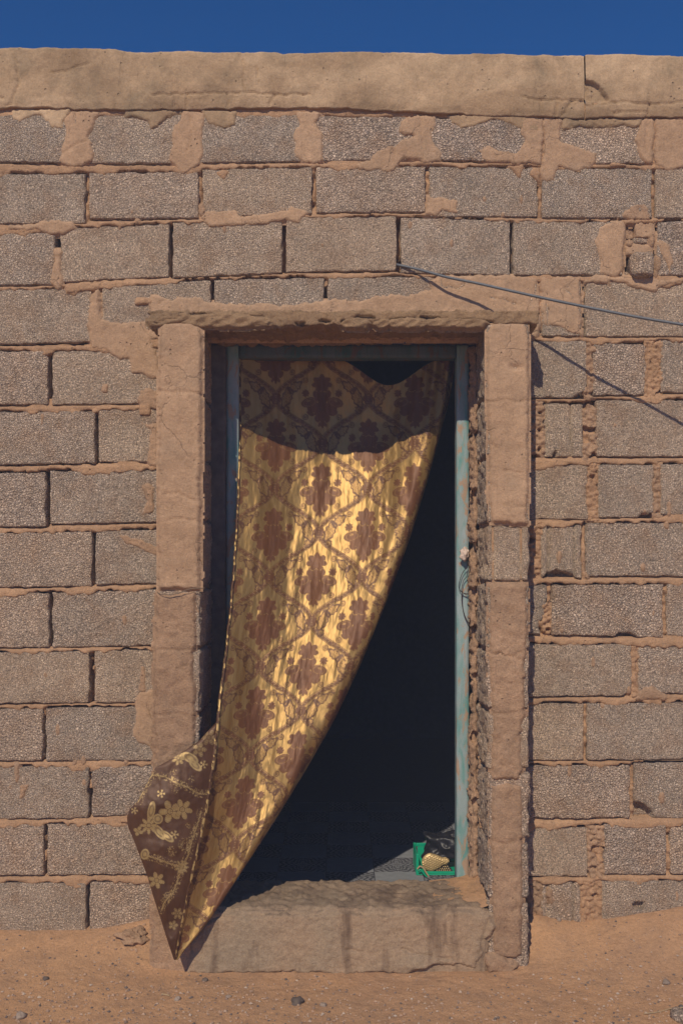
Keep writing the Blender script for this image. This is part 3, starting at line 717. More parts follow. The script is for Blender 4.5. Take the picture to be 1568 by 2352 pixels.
patch('pillar_plaster', [(1128, 1344), (1207, 1344), (1210, 1400), (1205, 1490), (1200, 1560), (1202, 1630), (1194, 1690), (1196, 1765), (1190, 1786), (1130, 1790), (1131, 1700), (1133, 1640), (1126, 1560), (1124, 1450), (1126, 1390)], ROUGHP, pr, base=PD, thick=5.5, rag=4.0, rel=1.2, seed=715, app=True, hfun=ph, sink=6,
      cracks=[[(1120, 1497), (1150, 1503), (1180, 1506), (1206, 1496)], [(1120, 1634), (1160, 1642), (1205, 1626)], [(1140, 1500), (1170, 1510)]])
patch('pillar_plaster', [(1130, 1806), (1165, 1802), (1198, 1808), (1196, 1925), (1197, 2060), (1195, 2190), (1180, 2200), (1133, 2195), (1133, 2050), (1128, 1930)], ROUGHP, pr, base=PD, thick=5.5, rag=3.6, rel=1.2, seed=720, app=True, hfun=ph, sink=6,
      cracks=[[(1125, 1928), (1160, 1936), (1200, 1926)], [(1175, 2090), (1190, 2080)]])

# lintel -----------------------------------------------------------------------------------
lx0, lx1 = float(RX(338, PD)), float(RX(1239, PD))
ly0, ly1 = float(RY(711, PD)), float(RY(748, PD))
def lsag(X, v):
    return v*(2.2*n2(X, X*0, 60, 3, 33)+2.4*n2(X, X*0, 14, 2, 34)+np.interp(X, [lx0, 470, 560, 700, 860, 1000, lx1], [-3, 0, 3, 4, 0, -3, -2]))+(1-v)*1.8*n2(X, X*0, 40, 3, 35)
LC = []
for (a, b, c_, d_) in ((445, 722, 34, 2.6), (400, 737, 18, 3.2), (520, 731, 30, 2.2), (585, 727, 22, 2), (800, 738, 18, 4.5), (838, 729, 24, 3), (872, 741, 10, 5), (925, 733, 30, 2.6), (985, 731, 26, 2.6), (1010, 742, 14, 4), (1070, 737, 30, 2.4), (1120, 741, 14, 3), (690, 740, 12, 3), (745, 735, 14, 2.5)):
    LC.append((float(RX(a, PD)), float(RY(b, PD)), c_, d_, 13))
lintel = rough_box('lintel', lx0, lx1, ly0, ly1, PD, 64, LIP, house, cell=3.0, dcell=6, r=5, amp=2.4, chip=9, seed=800, cuts=LC, lump=3.2, ysag=lsag, rag=2)
lintel['label'] = 'rough mortar lintel over the doorway'
def folds(k):
    def f(X, Y, sd):
        u = X*.62+Y*1.25+14*n2(X, Y, 60, 2, k)
        a = np.abs(np.mod(u/26, 1)-.5)*2
        b = np.abs(np.mod((X*.35-Y*1.6+10*n2(X, Y, 40, 2, k+3))/34, 1)-.5)*2
        return (5.0*a**1.4+2.2*b-3.0+2.0*n2(X, Y, 15, 3, k+8))*sstep(0, 6, sd)
    return f
patch('sacking_fold', [(415, 741), (440, 728), (470, 722), (530, 718), (560, 724), (620, 730), (636, 742), (600, 747), (560, 752), (500, 750), (445, 749)], LIP, lintel, base=PD, thick=2.5, cell=2.6, rag=2.5, rel=.5, seed=810, app=True, hfun=folds(1), sink=8)
patch('sacking_fold', [(340, 736), (400, 722), (430, 716), (440, 730), (400, 744), (345, 747)], LIP, lintel, base=PD, thick=2, cell=2.8, rag=3, rel=1.2, seed=812, app=True, hfun=folds(2), sink=8)
for (a, b, sd0) in ((782, 852, 820), (858, 900, 821), (886, 985, 822), (975, 1060, 823), (1030, 1122, 824)):
    m_ = (a+b)/2
    patch('sacking_fold', [(a, 744), (a+12, 733), (m_, 729+(sd0 % 3)), (b-10, 734), (b, 743), (b-12, 752), (m_, 755), (a+10, 752)], LIP, lintel, base=PD, thick=5, cell=2.6, rag=2.6, rel=.6, seed=sd0*3, app=True, hfun=folds(sd0), sink=9)

# doorstep ---------------------------------------------------------------------------------
SD = -137.0
def ssag(X, v): return (1-v)*(1.1*n2(X, X*0, 80, 3, 63)+.9*n2(X, X*0, 22, 3, 64))
step = rough_box('doorstep', 470, 1104, 2037, 2230, SD, 61, STEP, house, cell=4.6, dcell=6, r=15, amp=1.0, chip=8, seed=850, lump=1.2, back=True, ysag=ssag, rag=2.5)
step['label'] = 'stained concrete doorstep between the pillars'
patch('step_render', [(497, 2108), (530, 2098), (575, 2106), (640, 2098), (700, 2104), (790, 2096), (860, 2104), (930, 2094), (1000, 2100), (1060, 2092), (1098, 2098), (1122, 2104), (1133, 2128), (1125, 2150), (1108, 2165), (1104, 2200), (1090, 2222), (1050, 2214), (1000, 2212), (960, 2225), (920, 2240), (870, 2232), (800, 2236), (700, 2232), (600, 2232), (430, 2236), (440, 2180), (470, 2120)], STEP, step, base=SD, thick=5, cell=3.0, rag=4, rel=2.2, seed=860, app=True, sink=5,
      hfun=lambda X, Y, sd: 1.7*n2(X, Y, 30, 5, 64)+9*np.exp(-(((X-RX(950, SD))/46)**2+((Y-RY(2215, SD))/20)**2)),
      cracks=[[(505, 2106), (560, 2110), (600, 2104)], [(925, 2178), (960, 2190), (1040, 2200)], [(1120, 2110), (1108, 2150), (1100, 2200)], [(795, 2180), (830, 2185)], [(1020, 2170), (1032, 2172)], [(830, 2080), (835, 2100)]])
patch('step_footing', [(1110, 2192), (1150, 2196), (1190, 2216), (1175, 2232), (1120, 2232)], ROUGHP, step, base=-134, thick=10, rag=4, rel=3, seed=866, app=True)
# a tongue of drifted sand lying on the step by the right pillar
uu, vv = np.meshgrid(np.linspace(0, 1, 40), np.linspace(0, 1, 40))
sx_ = 990+uu*112; sdp = -125+vv*190
hh = 34*np.clip(uu-.30-.30*np.abs(vv-.80), 0, 1)**1.2+2.2*n2(sx_, sdp, 26, 4, 4)*np.clip(uu*2, 0, 1)-2.0-3*np.clip(1-uu*3, 0, 1)-12*np.clip(.22-vv, 0, 1)/.22
mesh('sand_drift', W(sx_, 2037.5-hh, sdp).reshape(-1, 3), gridfaces(40, 40)[:, ::-1], SAND, step)

# door frame -------------------------------------------------------------------------------
fr = bpy.data.objects.new('door_frame', None); link(fr, house)
FD = 61.0
def fpost(x0, x1, y0, y1, lean=0):
    return rough_box('frame_post', x0, x1, y0, y1, FD, FD+48, PAINT, fr, cell=7, dcell=12, r=1.6, amp=.35, chip=.8, seed=int(x0), back=True)
fpost(float(RX(520, FD)), float(RX(548, FD)), 778, 2045)
fpost(float(RX(1048, FD)), float(RX(1076.5, FD)), 778, 2045)
rough_box('frame_header', float(RX(548.5, FD)), float(RX(1047.5, FD)), 778, float(RY(821, FD)), FD+1, FD+47, PAINT_SHADE, fr, cell=8, dcell=12, r=1.6, amp=.3, chip=.6, seed=12, back=True)
rough_box('frame_packing', 462, float(RX(519.5, FD)), 779, 2045, FD-12, FD+40, WOODDARK, fr, cell=6, dcell=10, r=2, amp=1.2, chip=2, seed=13, lump=1.5)
# mortar packed between the right pillar and the frame
rough_box('mortar_packing', float(RX(1077, FD)), 1104, 782, 2046, 24, 75, ROUGHP, fr, cell=3.4, dcell=3.4, r=14, amp=4.5, chip=9, seed=900, lump=7, rag=3,
          cuts=[(1092, 1268, 9, 22, 30), (1095, 1360, 12, 10, 22), (1094, 1000, 8, 14, 18), (1095, 1130, 9, 12, 18), (1094, 1455, 8, 18, 24), (1096, 1560, 9, 12, 16), (1093, 1700, 9, 16, 20), (1094, 1850, 8, 12, 16)])

# interior room ----------------------------------------------------------------------------
FL = 2131.0
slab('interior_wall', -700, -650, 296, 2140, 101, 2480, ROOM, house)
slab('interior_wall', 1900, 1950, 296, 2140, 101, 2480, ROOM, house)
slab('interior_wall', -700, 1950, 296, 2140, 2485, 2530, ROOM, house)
def tile_mat():
    m = M('patterned_floor_tile', .9)
    q = m.n.new('ShaderNodeSeparateXYZ'); m.L(m.src, q.inputs[0])
    ax = m.math('ABSOLUTE', q.outputs[0]); ay = m.math('ABSOLUTE', q.outputs[1])
    rr = m.math('SQRT', m.math('ADD', m.math('POWER', ax, 2.0), m.math('POWER', ay, 2.0)))
    an = m.math('ARCTAN2', q.outputs[1], q.outputs[0])
    s1 = m.math('SINE', m.math('ADD', m.math('MULTIPLY', rr, 260.0), m.math('MULTIPLY', m.math('COSINE', m.math('MULTIPLY', an, 8.0)), 2.6)))
    s2 = m.math('SINE', m.math('MULTIPLY', m.math('MULTIPLY', ax, ay), 9000.0))
    f = m.math('ADD', s1, m.math('MULTIPLY', s2, .8))
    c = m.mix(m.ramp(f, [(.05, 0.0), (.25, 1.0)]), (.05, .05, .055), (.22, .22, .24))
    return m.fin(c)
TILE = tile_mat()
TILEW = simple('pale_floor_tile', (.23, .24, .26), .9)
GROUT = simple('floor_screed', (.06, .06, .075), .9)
zf = float(W(0, FL, 0)[2])
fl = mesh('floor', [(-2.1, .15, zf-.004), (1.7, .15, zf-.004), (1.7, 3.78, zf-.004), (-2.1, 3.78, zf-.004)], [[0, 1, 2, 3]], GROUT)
put(fl, kind='structure'); fl['label'] = 'tiled floor inside the doorway, in deep shade except near the green crate'
ts = .20
def tile_mesh(name, mat):
    e = ts/2-.0015
    V = [(-e, -e, 0), (e, -e, 0), (e, e, 0), (-e, e, 0), (-e+.0008, -e+.0008, .003), (e-.0008, -e+.0008, .003), (e-.0008, e-.0008, .003), (-e+.0008, e-.0008, .003)]
    F = [[4, 5, 6, 7], [0, 1, 5, 4], [1, 2, 6, 5], [2, 3, 7, 6], [3, 0, 4, 7]]
    m = bpy.data.meshes.new(name); m.from_pydata(V, [], F); m.materials.append(mat); return m
tp = tile_mesh('floor_tile', TILE); tw = tile_mesh('floor_tile_pale', TILEW)
for i in range(-7, 8):
    for j in range(0, 13):
        x = .235+i*ts; y = .735+(j-2)*ts
        if not (-1.3 < x < 1.5 and .25 < y < 1.75): continue
        o = bpy.data.objects.new('floor_tile', tp if (i+j) % 2 == 0 else tw)
        o.location = (x, y, zf-.003); link(o, fl); 

# ================================================================== CURTAIN
import numpy as _n
FDP = 62.0
def curtain_mat(name, kb=1.0):
    m = M(name, .4)
    at = m.n.new('ShaderNodeAttribute'); at.attribute_name = 'weave'
    sp = m.n.new('ShaderNodeSeparateColor'); m.L(at.outputs['Color'], sp.inputs[0])
    brown, line, dots = sp.outputs[0], sp.outputs[1], sp.outputs[2]
    uv = m.n.new('ShaderNodeUVMap'); uv.uv_map = 'cloth'
    st = m.mapping((1, .16, 1), src=uv.outputs[0]); st2 = m.mapping((1, .05, 1), src=uv.outputs[0])
    streak = m.noise(34, 5, .6, .6, src=st); fine = m.noise(420, 2, .6, 0, src=st2)
    g = m.mix(m.ramp(streak, [(.35, 0.0), (.7, 1.0)]), (.37, .225, .075), (.45, .285, .105))
    g = m.mix(m.ramp(fine, [(.3, .35), (.7, 0.0)]), g, (.30, .185, .06))
    br = m.mix(m.ramp(streak, [(.3, 0.0), (.7, 1.0)]), (.125, .050, .018), (.185, .076, .027))
    if kb != 1: br = m.mix(1, br, kb, 'MULTIPLY')
    c = m.mix(brown, g, br)
    c = m.mix(line, c, (.115, .050, .021))
    c = m.mix(dots, c, (.60, .43, .18))
    met = m.math('SUBTRACT', .66, m.math('MULTIPLY', m.math('MAXIMUM', brown, line), .46))
    met = m.math('MAXIMUM', met, m.math('MULTIPLY', dots, .8))
    m.L(met, m.b.inputs['Metallic'])
    ro = m.math('ADD', .50, m.math('MULTIPLY', brown, .03)); m.L(ro, m.b.inputs['Roughness'])
    m.b.inputs['Specular IOR Level'].default_value = .4
    n = m.bump(m.noise(13, 4, .55, .9, src=st), .0016, .8)
    n = m.bump(m.noise(70, 4, .6, 1.2, src=m.mapping((1, .3, 1), src=uv.outputs[0])), .0009, .7, n)
    n = m.bump(m.noise(9, 3, .5, 1.5, src=m.mapping((1, .6, 1), src=uv.outputs[0], rot=(0, 0, .5))), .006, .45, n)
    n = m.bump(m.math('MULTIPLY', brown, 1.0), .0006, .7, n)
    m.fin(c, n)
    return m.m
CURT = curtain_mat('gold_brocade'); FLAPM = curtain_mat('gold_brocade_reverse', .56)

def ell(x, y, cx, cy, rx, ry, a=0.0):
    c, s = math.cos(a), math.sin(a); dx = x-cx; dy = y-cy
    u = (dx*c+dy*s)/rx; v = (-dx*s+dy*c)/ry
    return (1-np.sqrt(u*u+v*v))*min(rx, ry)      # >0 inside, about px
def ros(x, y, cx, cy, r, n, ph=0.0, depth=.3, sy=1.0):
    dx = x-cx; dy = (y-cy)/sy; rr = np.hypot(dx, dy); t = np.arctan2(dy, dx)
    return r*(1-depth+depth*np.abs(np.cos(n/2*(t-ph))))-rr
def aa(s, wdt=1.0): return np.clip(s/wdt+.5, 0, 1)
def line(s, wd=1.0): return np.clip(1-(np.abs(s)-wd*.5)/.9, 0, 1)
WC, HC = 222.0, 213.0
def brocade(u, v):
    """u, v in cloth units (262 = 0.40 m). returns brown, line, dots masks"""
    j = np.round(v/HC*2); # rows of cells, staggered
    cx = np.where(np.mod(j, 2) == 0, np.round(u/WC)*WC, (np.floor(u/WC)+.5)*WC)
    best = None
    brown = np.zeros(u.shape); ln = np.zeros(u.shape); dots = np.zeros(u.shape)
    # ogee net
    ph = 2*math.pi*v/HC
    a = WC/4*(1-np.cos(ph)); uu = np.mod(u+WC/2, WC)-WC/2
    # nodes at (0, n*HC) and (WC/2, (n+.5)*HC); motif cells at the other two
    d1 = np.abs(np.abs(uu)-a)/np.sqrt(1+(WC/4*2*math.pi/HC*np.sin(ph))**2)
    wob = 1.3*np.sin(v*.55)
    brown = np.maximum(brown, 1.0*aa(3.2-d1)); ln = np.maximum(ln, line(d1-5.0, 1.2)*.8); ln = np.maximum(ln, line(d1-1.2, .8)*.35)
    # beads along the band
    dots = np.maximum(dots, aa(1.2-d1)*np.clip(np.sin(v*1.1), 0, 1)*.35)
    for sgn in (0, 1):
        # node lattice of this parity
        nx = np.round((u-sgn*WC/2)/WC)*WC+sgn*WC/2; ny = np.round((v-sgn*HC/2)/HC)*HC+sgn*HC/2
        x = u-nx; y = v-ny
        s = ros(x, y, 0, 0, 14, 9, 0, .22); brown = np.maximum(brown, aa(s)); 
        for q in (-1, 1):   # paisley leaves beside the band
            for (lx, ly, rx, ry, an) in ((27, -3, 11, 24, .38), (24, 27, 7, 9, 0), (46, -27, 9, 18, .85)):
                s = ell(x*q, y, lx, ly, rx, ry, an)+1.2*np.sin(np.arctan2(y-ly, x*q-lx)*7)
                ln = np.maximum(ln, line(s, 2.0)*1.0)
                tex = np.sin(x*1.25+2*np.sin(y*.45))*np.sin(y*1.15+2*np.sin(x*.5))
                ln = np.maximum(ln, aa(s-2)*np.clip(tex*3, 0, 1)*.5)
                brown = np.maximum(brown, aa(s)*.24)
        # scroll curls half way along each band
        for q in (-1, 1):
            for hx, hy in ((WC/4, HC/4), (WC/4, -HC/4)):
                for (ox, oy) in ((-15*np.sign(hy), 9), (15*np.sign(hy), -10)):
                    dx = x-q*(hx+ox); dy = y-(hy+oy); rr = np.hypot(dx, dy); an = np.arctan2(dy, dx)
                    sp = np.sin(rr*1.35-an)
                    ln = np.maximum(ln, aa(8.0-rr)*np.clip(sp*2.5, 0, 1)*.8); brown = np.maximum(brown, aa(7.5-rr)*.3)
                s = ell(x, y, q*hx, hy, 12, 4); brown = np.maximum(brown, aa(s)*.8)
        # bouquet in the cell whose centre sits half a width to the side of a node
        mx = np.round((u-(1-sgn)*WC/2)/WC)*WC+(1-sgn)*WC/2; my = ny+4
        x = (u-mx)/.86; y = (v-my)/.90
        parts = []
        top = ros(x, y, 0, -44, 29, 7, -math.pi/2, .30, .82); parts.append(top)
        top2 = ell(x, y, 0, -57, 7, 13); parts.append(top2)
        bulb = ros(x, y, 0, -16, 26, 6, 0, .12, .85); parts.append(bulb)
        mid = ell(x, y, 0, 12, 13, 16); parts.append(mid)
        low = ros(x, y, 0, 33, 25, 9, math.pi/2, .34, .9); parts.append(low)
        low2 = ell(x, y, 0, 44, 9, 16); parts.append(low2)
        for q in (-1, 1):
            lobe = ell(x*q, y, 36, 6, 23, 13, .22); parts.append(lobe)
            parts.append(ell(x*q, y, 24, 20, 18, 13, .3))
            parts.append(ell(x*q, y, 33, 35, 11, 6, -.5))
            parts.append(ell(x*q, y, 14, 50, 7, 10, .5))
            parts.append(ros(x*q, y, 46, -18, 11, 8, 0, .35))
            parts.append(ell(x*q, y, 7, 64, 4.5, 8, -.6))
        parts.append(ell(x, y, 0, 66, 4, 9))
        full = parts[0]
        for p_ in parts[1:]: full = np.maximum(full, p_)
        mk = aa(full)
        brown = np.maximum(brown, mk)
        cut = np.zeros(u.shape)
        cut = np.maximum(cut, line(ros(x, y, 0, -44, 29, 7, -math.pi/2, .30, .82), 1.0)*(y > -36)*(np.abs(x) < 24))
        for q in (-1, 1):
            lobe = ell(x*q, y, 36, 6, 23, 13, .22)
            cut = np.maximum(cut, line(lobe-3.5, .8)*.45)
            cut = np.maximum(cut, aa(ell(x*q, y, 38, 2, 6, 2.4, .3))*.7)
        brown = brown*(1-.75*cut*mk)
        ln = ln*(1-mk)
        edge = line(mid, .8)+line(ell(x, y, 0, -16, 12, 12), .8)+line(ell(x, y, 0, 33, 10, 12), .8)
        ln = np.maximum(ln, mk*np.clip(edge, 0, 1)*.45)
    # thread texture
    return brown, ln, dots

def add_cloth_attr(o, U, V, rgb):
    me = o.data
    uvl = me.uv_layers.new(name='cloth')
    li_ = np.empty(len(me.loops), np.int32); me.loops.foreach_get('vertex_index', li_)
    uv = np.stack([U.ravel()*S, V.ravel()*S], -1)[li_]
    uvl.data.foreach_set('uv', uv.ravel().astype(np.float32))
    at = me.color_attributes.new('weave', 'FLOAT_COLOR', 'POINT')
    c = np.concatenate([rgb.reshape(-1, 3), np.ones((rgb.size//3, 1))], 1)
    at.data.foreach_set('color', c.ravel().astype(np.float32))

# outlines of the hanging cloth, as drawn on planes at their own depth
yl = [815, 900, 1000, 1100, 1200, 1300, 1400, 1500, 1600, 1655, 1750, 1850, 1950, 2010, 2100, 2205]
xl = [550, 551, 552, 549, 545, 538, 530, 519, 506, 500, 490, 475, 455, 440, 422, 402]
cl = [84, 84, 78, 55, 30, 2, -30, -66, -98, -118, -142, -160, -174, -180, -186, -188]
yr = [815, 900, 965, 1090, 1240, 1400, 1530, 1650, 1770, 1900, 1990, 2075, 2140, 2205]
xr = [1047, 1036, 1019, 985, 940, 880, 826, 770, 702, 622, 563, 508, 462, 404]
cr = [92, 84, 74, 52, 24, -12, -42, -68, -92, -120, -146, -168, -182, -189]
def smooth_i(y, ys, vs_):
    y = np.asarray(y, float); return (np.interp(y-22, ys, vs_)+2*np.interp(y, ys, vs_)+np.interp(y+22, ys, vs_))/4
NV, NU = 640, 236
tv = np.linspace(0, 1, NV)[:, None]; tu = np.linspace(0, 1, NU)[None, :]
ybase = 815+(2205-815)*tv
ytopc = 815+70*np.exp(-((tu-.655)/.155)**2)       # sagging top hem
Ya = ytopc*(1-tv)**3+ybase*(1-(1-tv)**3)+0*tu
Ya = np.where(True, np.maximum(ybase, 0)+(ytopc-815)*(1-tv)**6, 0)
xL = smooth_i(ybase, yl, xl); xR = smooth_i(ybase, yr, xr); cL = smooth_i(ybase, yl, cl); cR = smooth_i(ybase, yr, cr)
wid = np.maximum(xR-xL, 2)
# the last part of the cloth rolls away behind the right-hand edge
main = .86
roll = np.clip((tu-main)/(1-main), 0, 1)
rollw = np.minimum(.16*wid, 46)
xa_s = np.clip(tu/main, 0, 1)
Xflat = xL+(wid-rollw)*xa_s
ang = roll*math.pi*.92
Xa = np.where(tu <= main, Xflat, xR-rollw+rollw*np.sin(ang))
droll = np.where(tu <= main, 0, rollw*1.15*(1-np.cos(ang)))
bul = np.interp(ybase, [815, 950, 1058, 1300, 1600, 1900, 2205], [62, 80, 84, 62, 46, 27, 0])
sL = np.clip((Xa-xL)/wid, 0, 1)
Cd = cL+(cR-cL)*sL+bul*np.sin(math.pi*np.clip(sL, 0, 1))**1.1+droll
# soft vertical folds; stronger towards the bottom and along the right side
U_ = (Xa-xL)+np.where(tu <= main, 0, 0)
arc = np.where(tu <= main, (wid-rollw)*xa_s, (wid-rollw)+rollw*1.1*ang)
k1 = 8.5*np.sin((arc*.030+1.1*n2(arc*0, ybase, 260, 2, 41))*1.0+ybase*.0035)*np.clip((ybase-1050)/700, 0, 1)
k2 = 5.5*n2(arc, ybase*.22, 42, 3, 42)+1.7*n2(arc, ybase*.30, 13, 3, 43)
k3 = 4.5*np.sin(arc*.046-ybase*.013+1.2*n2(arc, ybase, 200, 2, 44))*np.clip((ybase-1080)/500, 0, 1)
Cd = Cd+(k1+k2+k3)*np.clip(np.minimum(sL*9, 1), .15, 1)*np.clip(wid/160, .1, 1)
# upper right corner gathered into tight folds
gat = np.clip((sL-.72)/.28, 0, 1)*np.clip((1010-ybase)/190, 0, 1)
Cd = Cd+gat*9*np.sin(arc*.17+ybase*.02)
cu = arc*1.045+20; cv = (Ya-815)*1.04+30
cv = cv+.0*cu
br, lnm, dt = brocade(cu-217+0*tv, cv-28)
rgb = np.stack([br, lnm, dt], -1)
curtain = empty('curtain', tuple(W(RX(420, -172), RY(2205, -172), -172)), 'gold and brown brocade curtain hung in the doorway and blown out to the left', 'curtain')
cm = mesh('cloth', W(RX(Xa, Cd), RY(Ya, Cd), Cd).reshape(-1, 3), gridfaces(NV, NU), CURT, curtain)
add_cloth_attr(cm, cu+0*tv, cv, rgb)

# the turned-over corner showing the reverse
fy = [1655, 1703, 1741, 1763, 1780, 1810, 1840, 1857, 1877, 1898, 1941, 2016, 2055, 2110, 2170, 2205]
fx = [500, 456, 398, 357, 348, 333, 316, 299, 292, 294, 312, 340, 351, 369, 388, 400]
NV2, NU2 = 380, 140
tv = np.linspace(0, 1, NV2)[:, None]; tu = np.linspace(0, 1, NU2)[None, :]
Yf = 1655+(2205-1655)*tv+0*tu
xl2 = np.interp(Yf[:, :1], fy, fx); xr2 = smooth_i(Yf[:, :1], yl, xl)
Xf = xl2+(xr2-xl2)*tu
cf = smooth_i(Yf[:, :1], yl, cl)
w2 = xr2-xl2
out = np.interp(Yf[:, :1], [1655, 1700, 1760, 1850, 2000, 2205], [-114, -142, -166, -188, -196, -190])
Cf = out+(cf-2-out)*tu**1.2-np.sin(tu*math.pi)*np.minimum(w2*.07, 10)
Cf = Cf+(3.0*n2(Xf, Yf, 40, 3, 61)+2.2*np.sin((Xf*.5+Yf)*.055))*np.clip(tu*(1-tu)*5, 0, 1)
g1 = np.zeros(Xf.shape); 
def add(s, v=1.0):
    global g1; g1 = np.maximum(g1, aa(s)*v)
def flower(cx, cy, r, n, ph=0, v=.9):
    global g1
    s = ros(Xf, Yf, cx, cy, r*1.12, n, ph, .58); add(s, v)
    t = np.arctan2(Yf-cy, Xf-cx); rr = np.hypot(Xf-cx, Yf-cy)
    vein = np.clip(np.abs(np.cos(n/2*(t-ph)))*3-.15, 0, 1)
    g1 = np.where(s > 0, g1*(.25+.75*vein)*(.72+.28*np.cos(rr*1.5)), g1)
    g1 = np.where(np.abs(s-2.2) < .8, g1*.45, g1)
    g1 = np.where(np.abs(rr-r*.28) < 1.0, g1*.3, g1)
def ring(cx, cy, rx, ry, a=0, v=.85):
    global g1
    s = ell(Xf, Yf, cx, cy, rx, ry, a); add(s, v*.3)
    g1 = np.maximum(g1, line(s-1, 1.8)*v); add(ell(Xf, Yf, cx, cy, rx*.42, ry*.42, a), v)
def burst(cx, cy, r):
    global g1
    t = np.arctan2(Yf-cy, Xf-cx); rr = np.hypot(Xf-cx, Yf-cy)
    g1 = np.maximum(g1, np.clip(np.cos(5*t)*3, 0, 1)*aa(r-rr)*aa(rr-r*.45)*.7); add(r*.3-rr, .8)
flower(391, 1864, 23, 5, .6); flower(419, 1859, 21, 6, .2); ring(348, 1862, 8, 21, .2); ring(363, 1881, 11, 11); ring(366, 1911, 20, 9, .9)
ring(384, 1921, 18, 8, .7, .7); flower(342, 1896, 18, 8, 0); flower(318, 1909, 10, 4, .4); burst(370, 1823, 9.5); burst(401, 1917, 9.5); burst(468, 1756, 9)
ring(437, 1741, 20, 10, .5); ring(449, 1758, 17, 8, .7); flower(410, 1742, 14, 7, 0); flower(458, 1722, 15, 5, 0, .5); flower(480, 1694, 17, 6, 0, .35)
flower(360, 2022, 17, 6, .3); flower(408, 2098, 12, 6, 0, .6); flower(398, 2125, 10, 5, 0, .6); flower(417, 1992, 15, 9, 0, .7); ring(333, 1962, 9, 12, .3, .7); burst(309, 1862, 8)
for pts in ([(351, 1780), (380, 1784), (406, 1799), (432, 1808), (456, 1823), (478, 1824)], [(462, 1864), (456, 1887), (441, 1930), (432, 1967), (417, 1991), (391, 1984), (363, 1973), (335, 1965)],
            [(417, 1991), (414, 2005), (398, 2050), (377, 2073), (372, 2090)], [(351, 1775), (330, 1815), (318, 1842)]):
    d_ = seg_dist(Xf, Yf, pts)
    g1 = np.maximum(g1, aa(1.7-d_)*np.clip(.55+.6*np.sin(Xf*1.5+Yf*1.1), 0, 1)*.85)
    sp_ = np.clip(vn(np.stack([Xf/2.1, Yf/2.1, Xf*0], -1), 5)*2.2-.4, 0, 1)
    g1 = np.maximum(g1, aa((9-d_)/2)*sp_*.55)
for c_ in ((400, 1775, 9), (402, 1816, 8), (433, 1896, 7), (425, 1940, 16), (395, 1955, 12), (440, 1790, 8), (385, 2060, 12)):
    d_ = np.hypot(Xf-c_[0], Yf-c_[1]); sp_ = np.clip(vn(np.stack([Xf/1.9, Yf/1.9, Xf*0], -1), 6)*2.4-.3, 0, 1)
    g1 = np.maximum(g1, aa((c_[2]-d_)/2)*sp_*.5)
rgb2 = np.stack([np.ones(Xf.shape), np.zeros(Xf.shape), np.clip(g1, 0, .60)], -1)
fm = mesh('turned_corner', W(RX(Xf, Cf), RY(Yf, Cf), Cf).reshape(-1, 3), gridfaces(NV2, NU2), FLAPM, curtain)
fm['label'] = 'turned back corner showing brown reverse with gold flowers'
add_cloth_attr(fm, Xf, Yf, rgb2)

# unseen strip added behind the left edge, stops a sun streak on the floor
ry_ = np.linspace(835, 1960, 180)[:, None]; ru_ = np.linspace(0, 1, 10)[None, :]
rc_ = smooth_i(ry_, yl, cl)+3+ru_*(FDP-smooth_i(ry_, yl, cl)).clip(20, 300); rx_ = RX(smooth_i(ry_, yl, xl)+4, smooth_i(ry_, yl, cl))-ru_*9
rm_ = mesh('sun_block_strip', W(rx_, RY(ry_, smooth_i(ry_, yl, cl))+0*ru_, rc_).reshape(-1, 3), gridfaces(180, 10), CURT, curtain)
add_cloth_attr(rm_, rc_+0*rx_, ry_+0*rx_, np.stack([np.ones(rx_.shape), 0*rx_, 0*rx_], -1))

# selvedge running down the left edge
hy = np.linspace(822, 2200, 420)[:, None]; hu = np.linspace(0, 1, 5)[None, :]
hx = smooth_i(hy, yl, xl); hc = smooth_i(hy, yl, cl)
hw = np.interp(hy, [822, 1500, 1700, 2200], [5, 6, 8.5, 5])
HXg = hx-1+hw*(hu-.35)+1.3*n2(hy, hy*0, 16, 2, 71); HCg = hc-2.5-2.2*np.sin(hu*math.pi)+0*hy
hb = np.clip(vn(np.stack([HXg/3, (hy+0*hu)/7, HXg*0], -1), 3)*2, -1, 1)
rgb3 = np.stack([(hb < .35)*1.0, np.zeros(hb.shape), (hb > .40)*.5], -1)
hm = mesh('hem', W(RX(HXg, HCg), RY(hy+0*hu, HCg), HCg).reshape(-1, 3), gridfaces(420, 5), FLAPM, curtain)
add_cloth_attr(hm, HXg, hy+0*hu, rgb3)

# ================================================================== SMALL THINGS
# cable from a hole in the joint, drooping to the right
qx = [905, 916, 949, 980, 1028, 1097, 1159, 1244, 1345, 1462, 1581, 1750, 2000]
qy = [606, 609, 616, 624, 637, 651, 665, 684, 705, 728, 748, 776, 812]
qd = [14, 0, -8, -20, -35, -46, -68, -95, -130, -163, -200, -250, -320]
o = tube('cable', W(RX(qx, qd), RY(qy, qd), np.array(qd, float)), .0048, CABLE, origin=True, sub=8)
put(o, 'thin grey cable coming out of a wall joint above the door and drooping right', 'cable')
# twine round the left pillar
tw_ = [(360, 1352, -100), (362, 1360, -128), (376, 1366, -141), (409, 1363, -142), (435, 1353, -141), (466, 1351, -139), (470, 1352, -120), (472, 1352, -80)]
o = tube('twine', W(RX([a for a, b, c in tw_], [c for a, b, c in tw_]), RY([b for a, b, c in tw_], [c for a, b, c in tw_]), [c for a, b, c in tw_]), .0016, TWINE, origin=True)
put(o, 'brown twine tied round the left door pillar at mid height', 'twine')
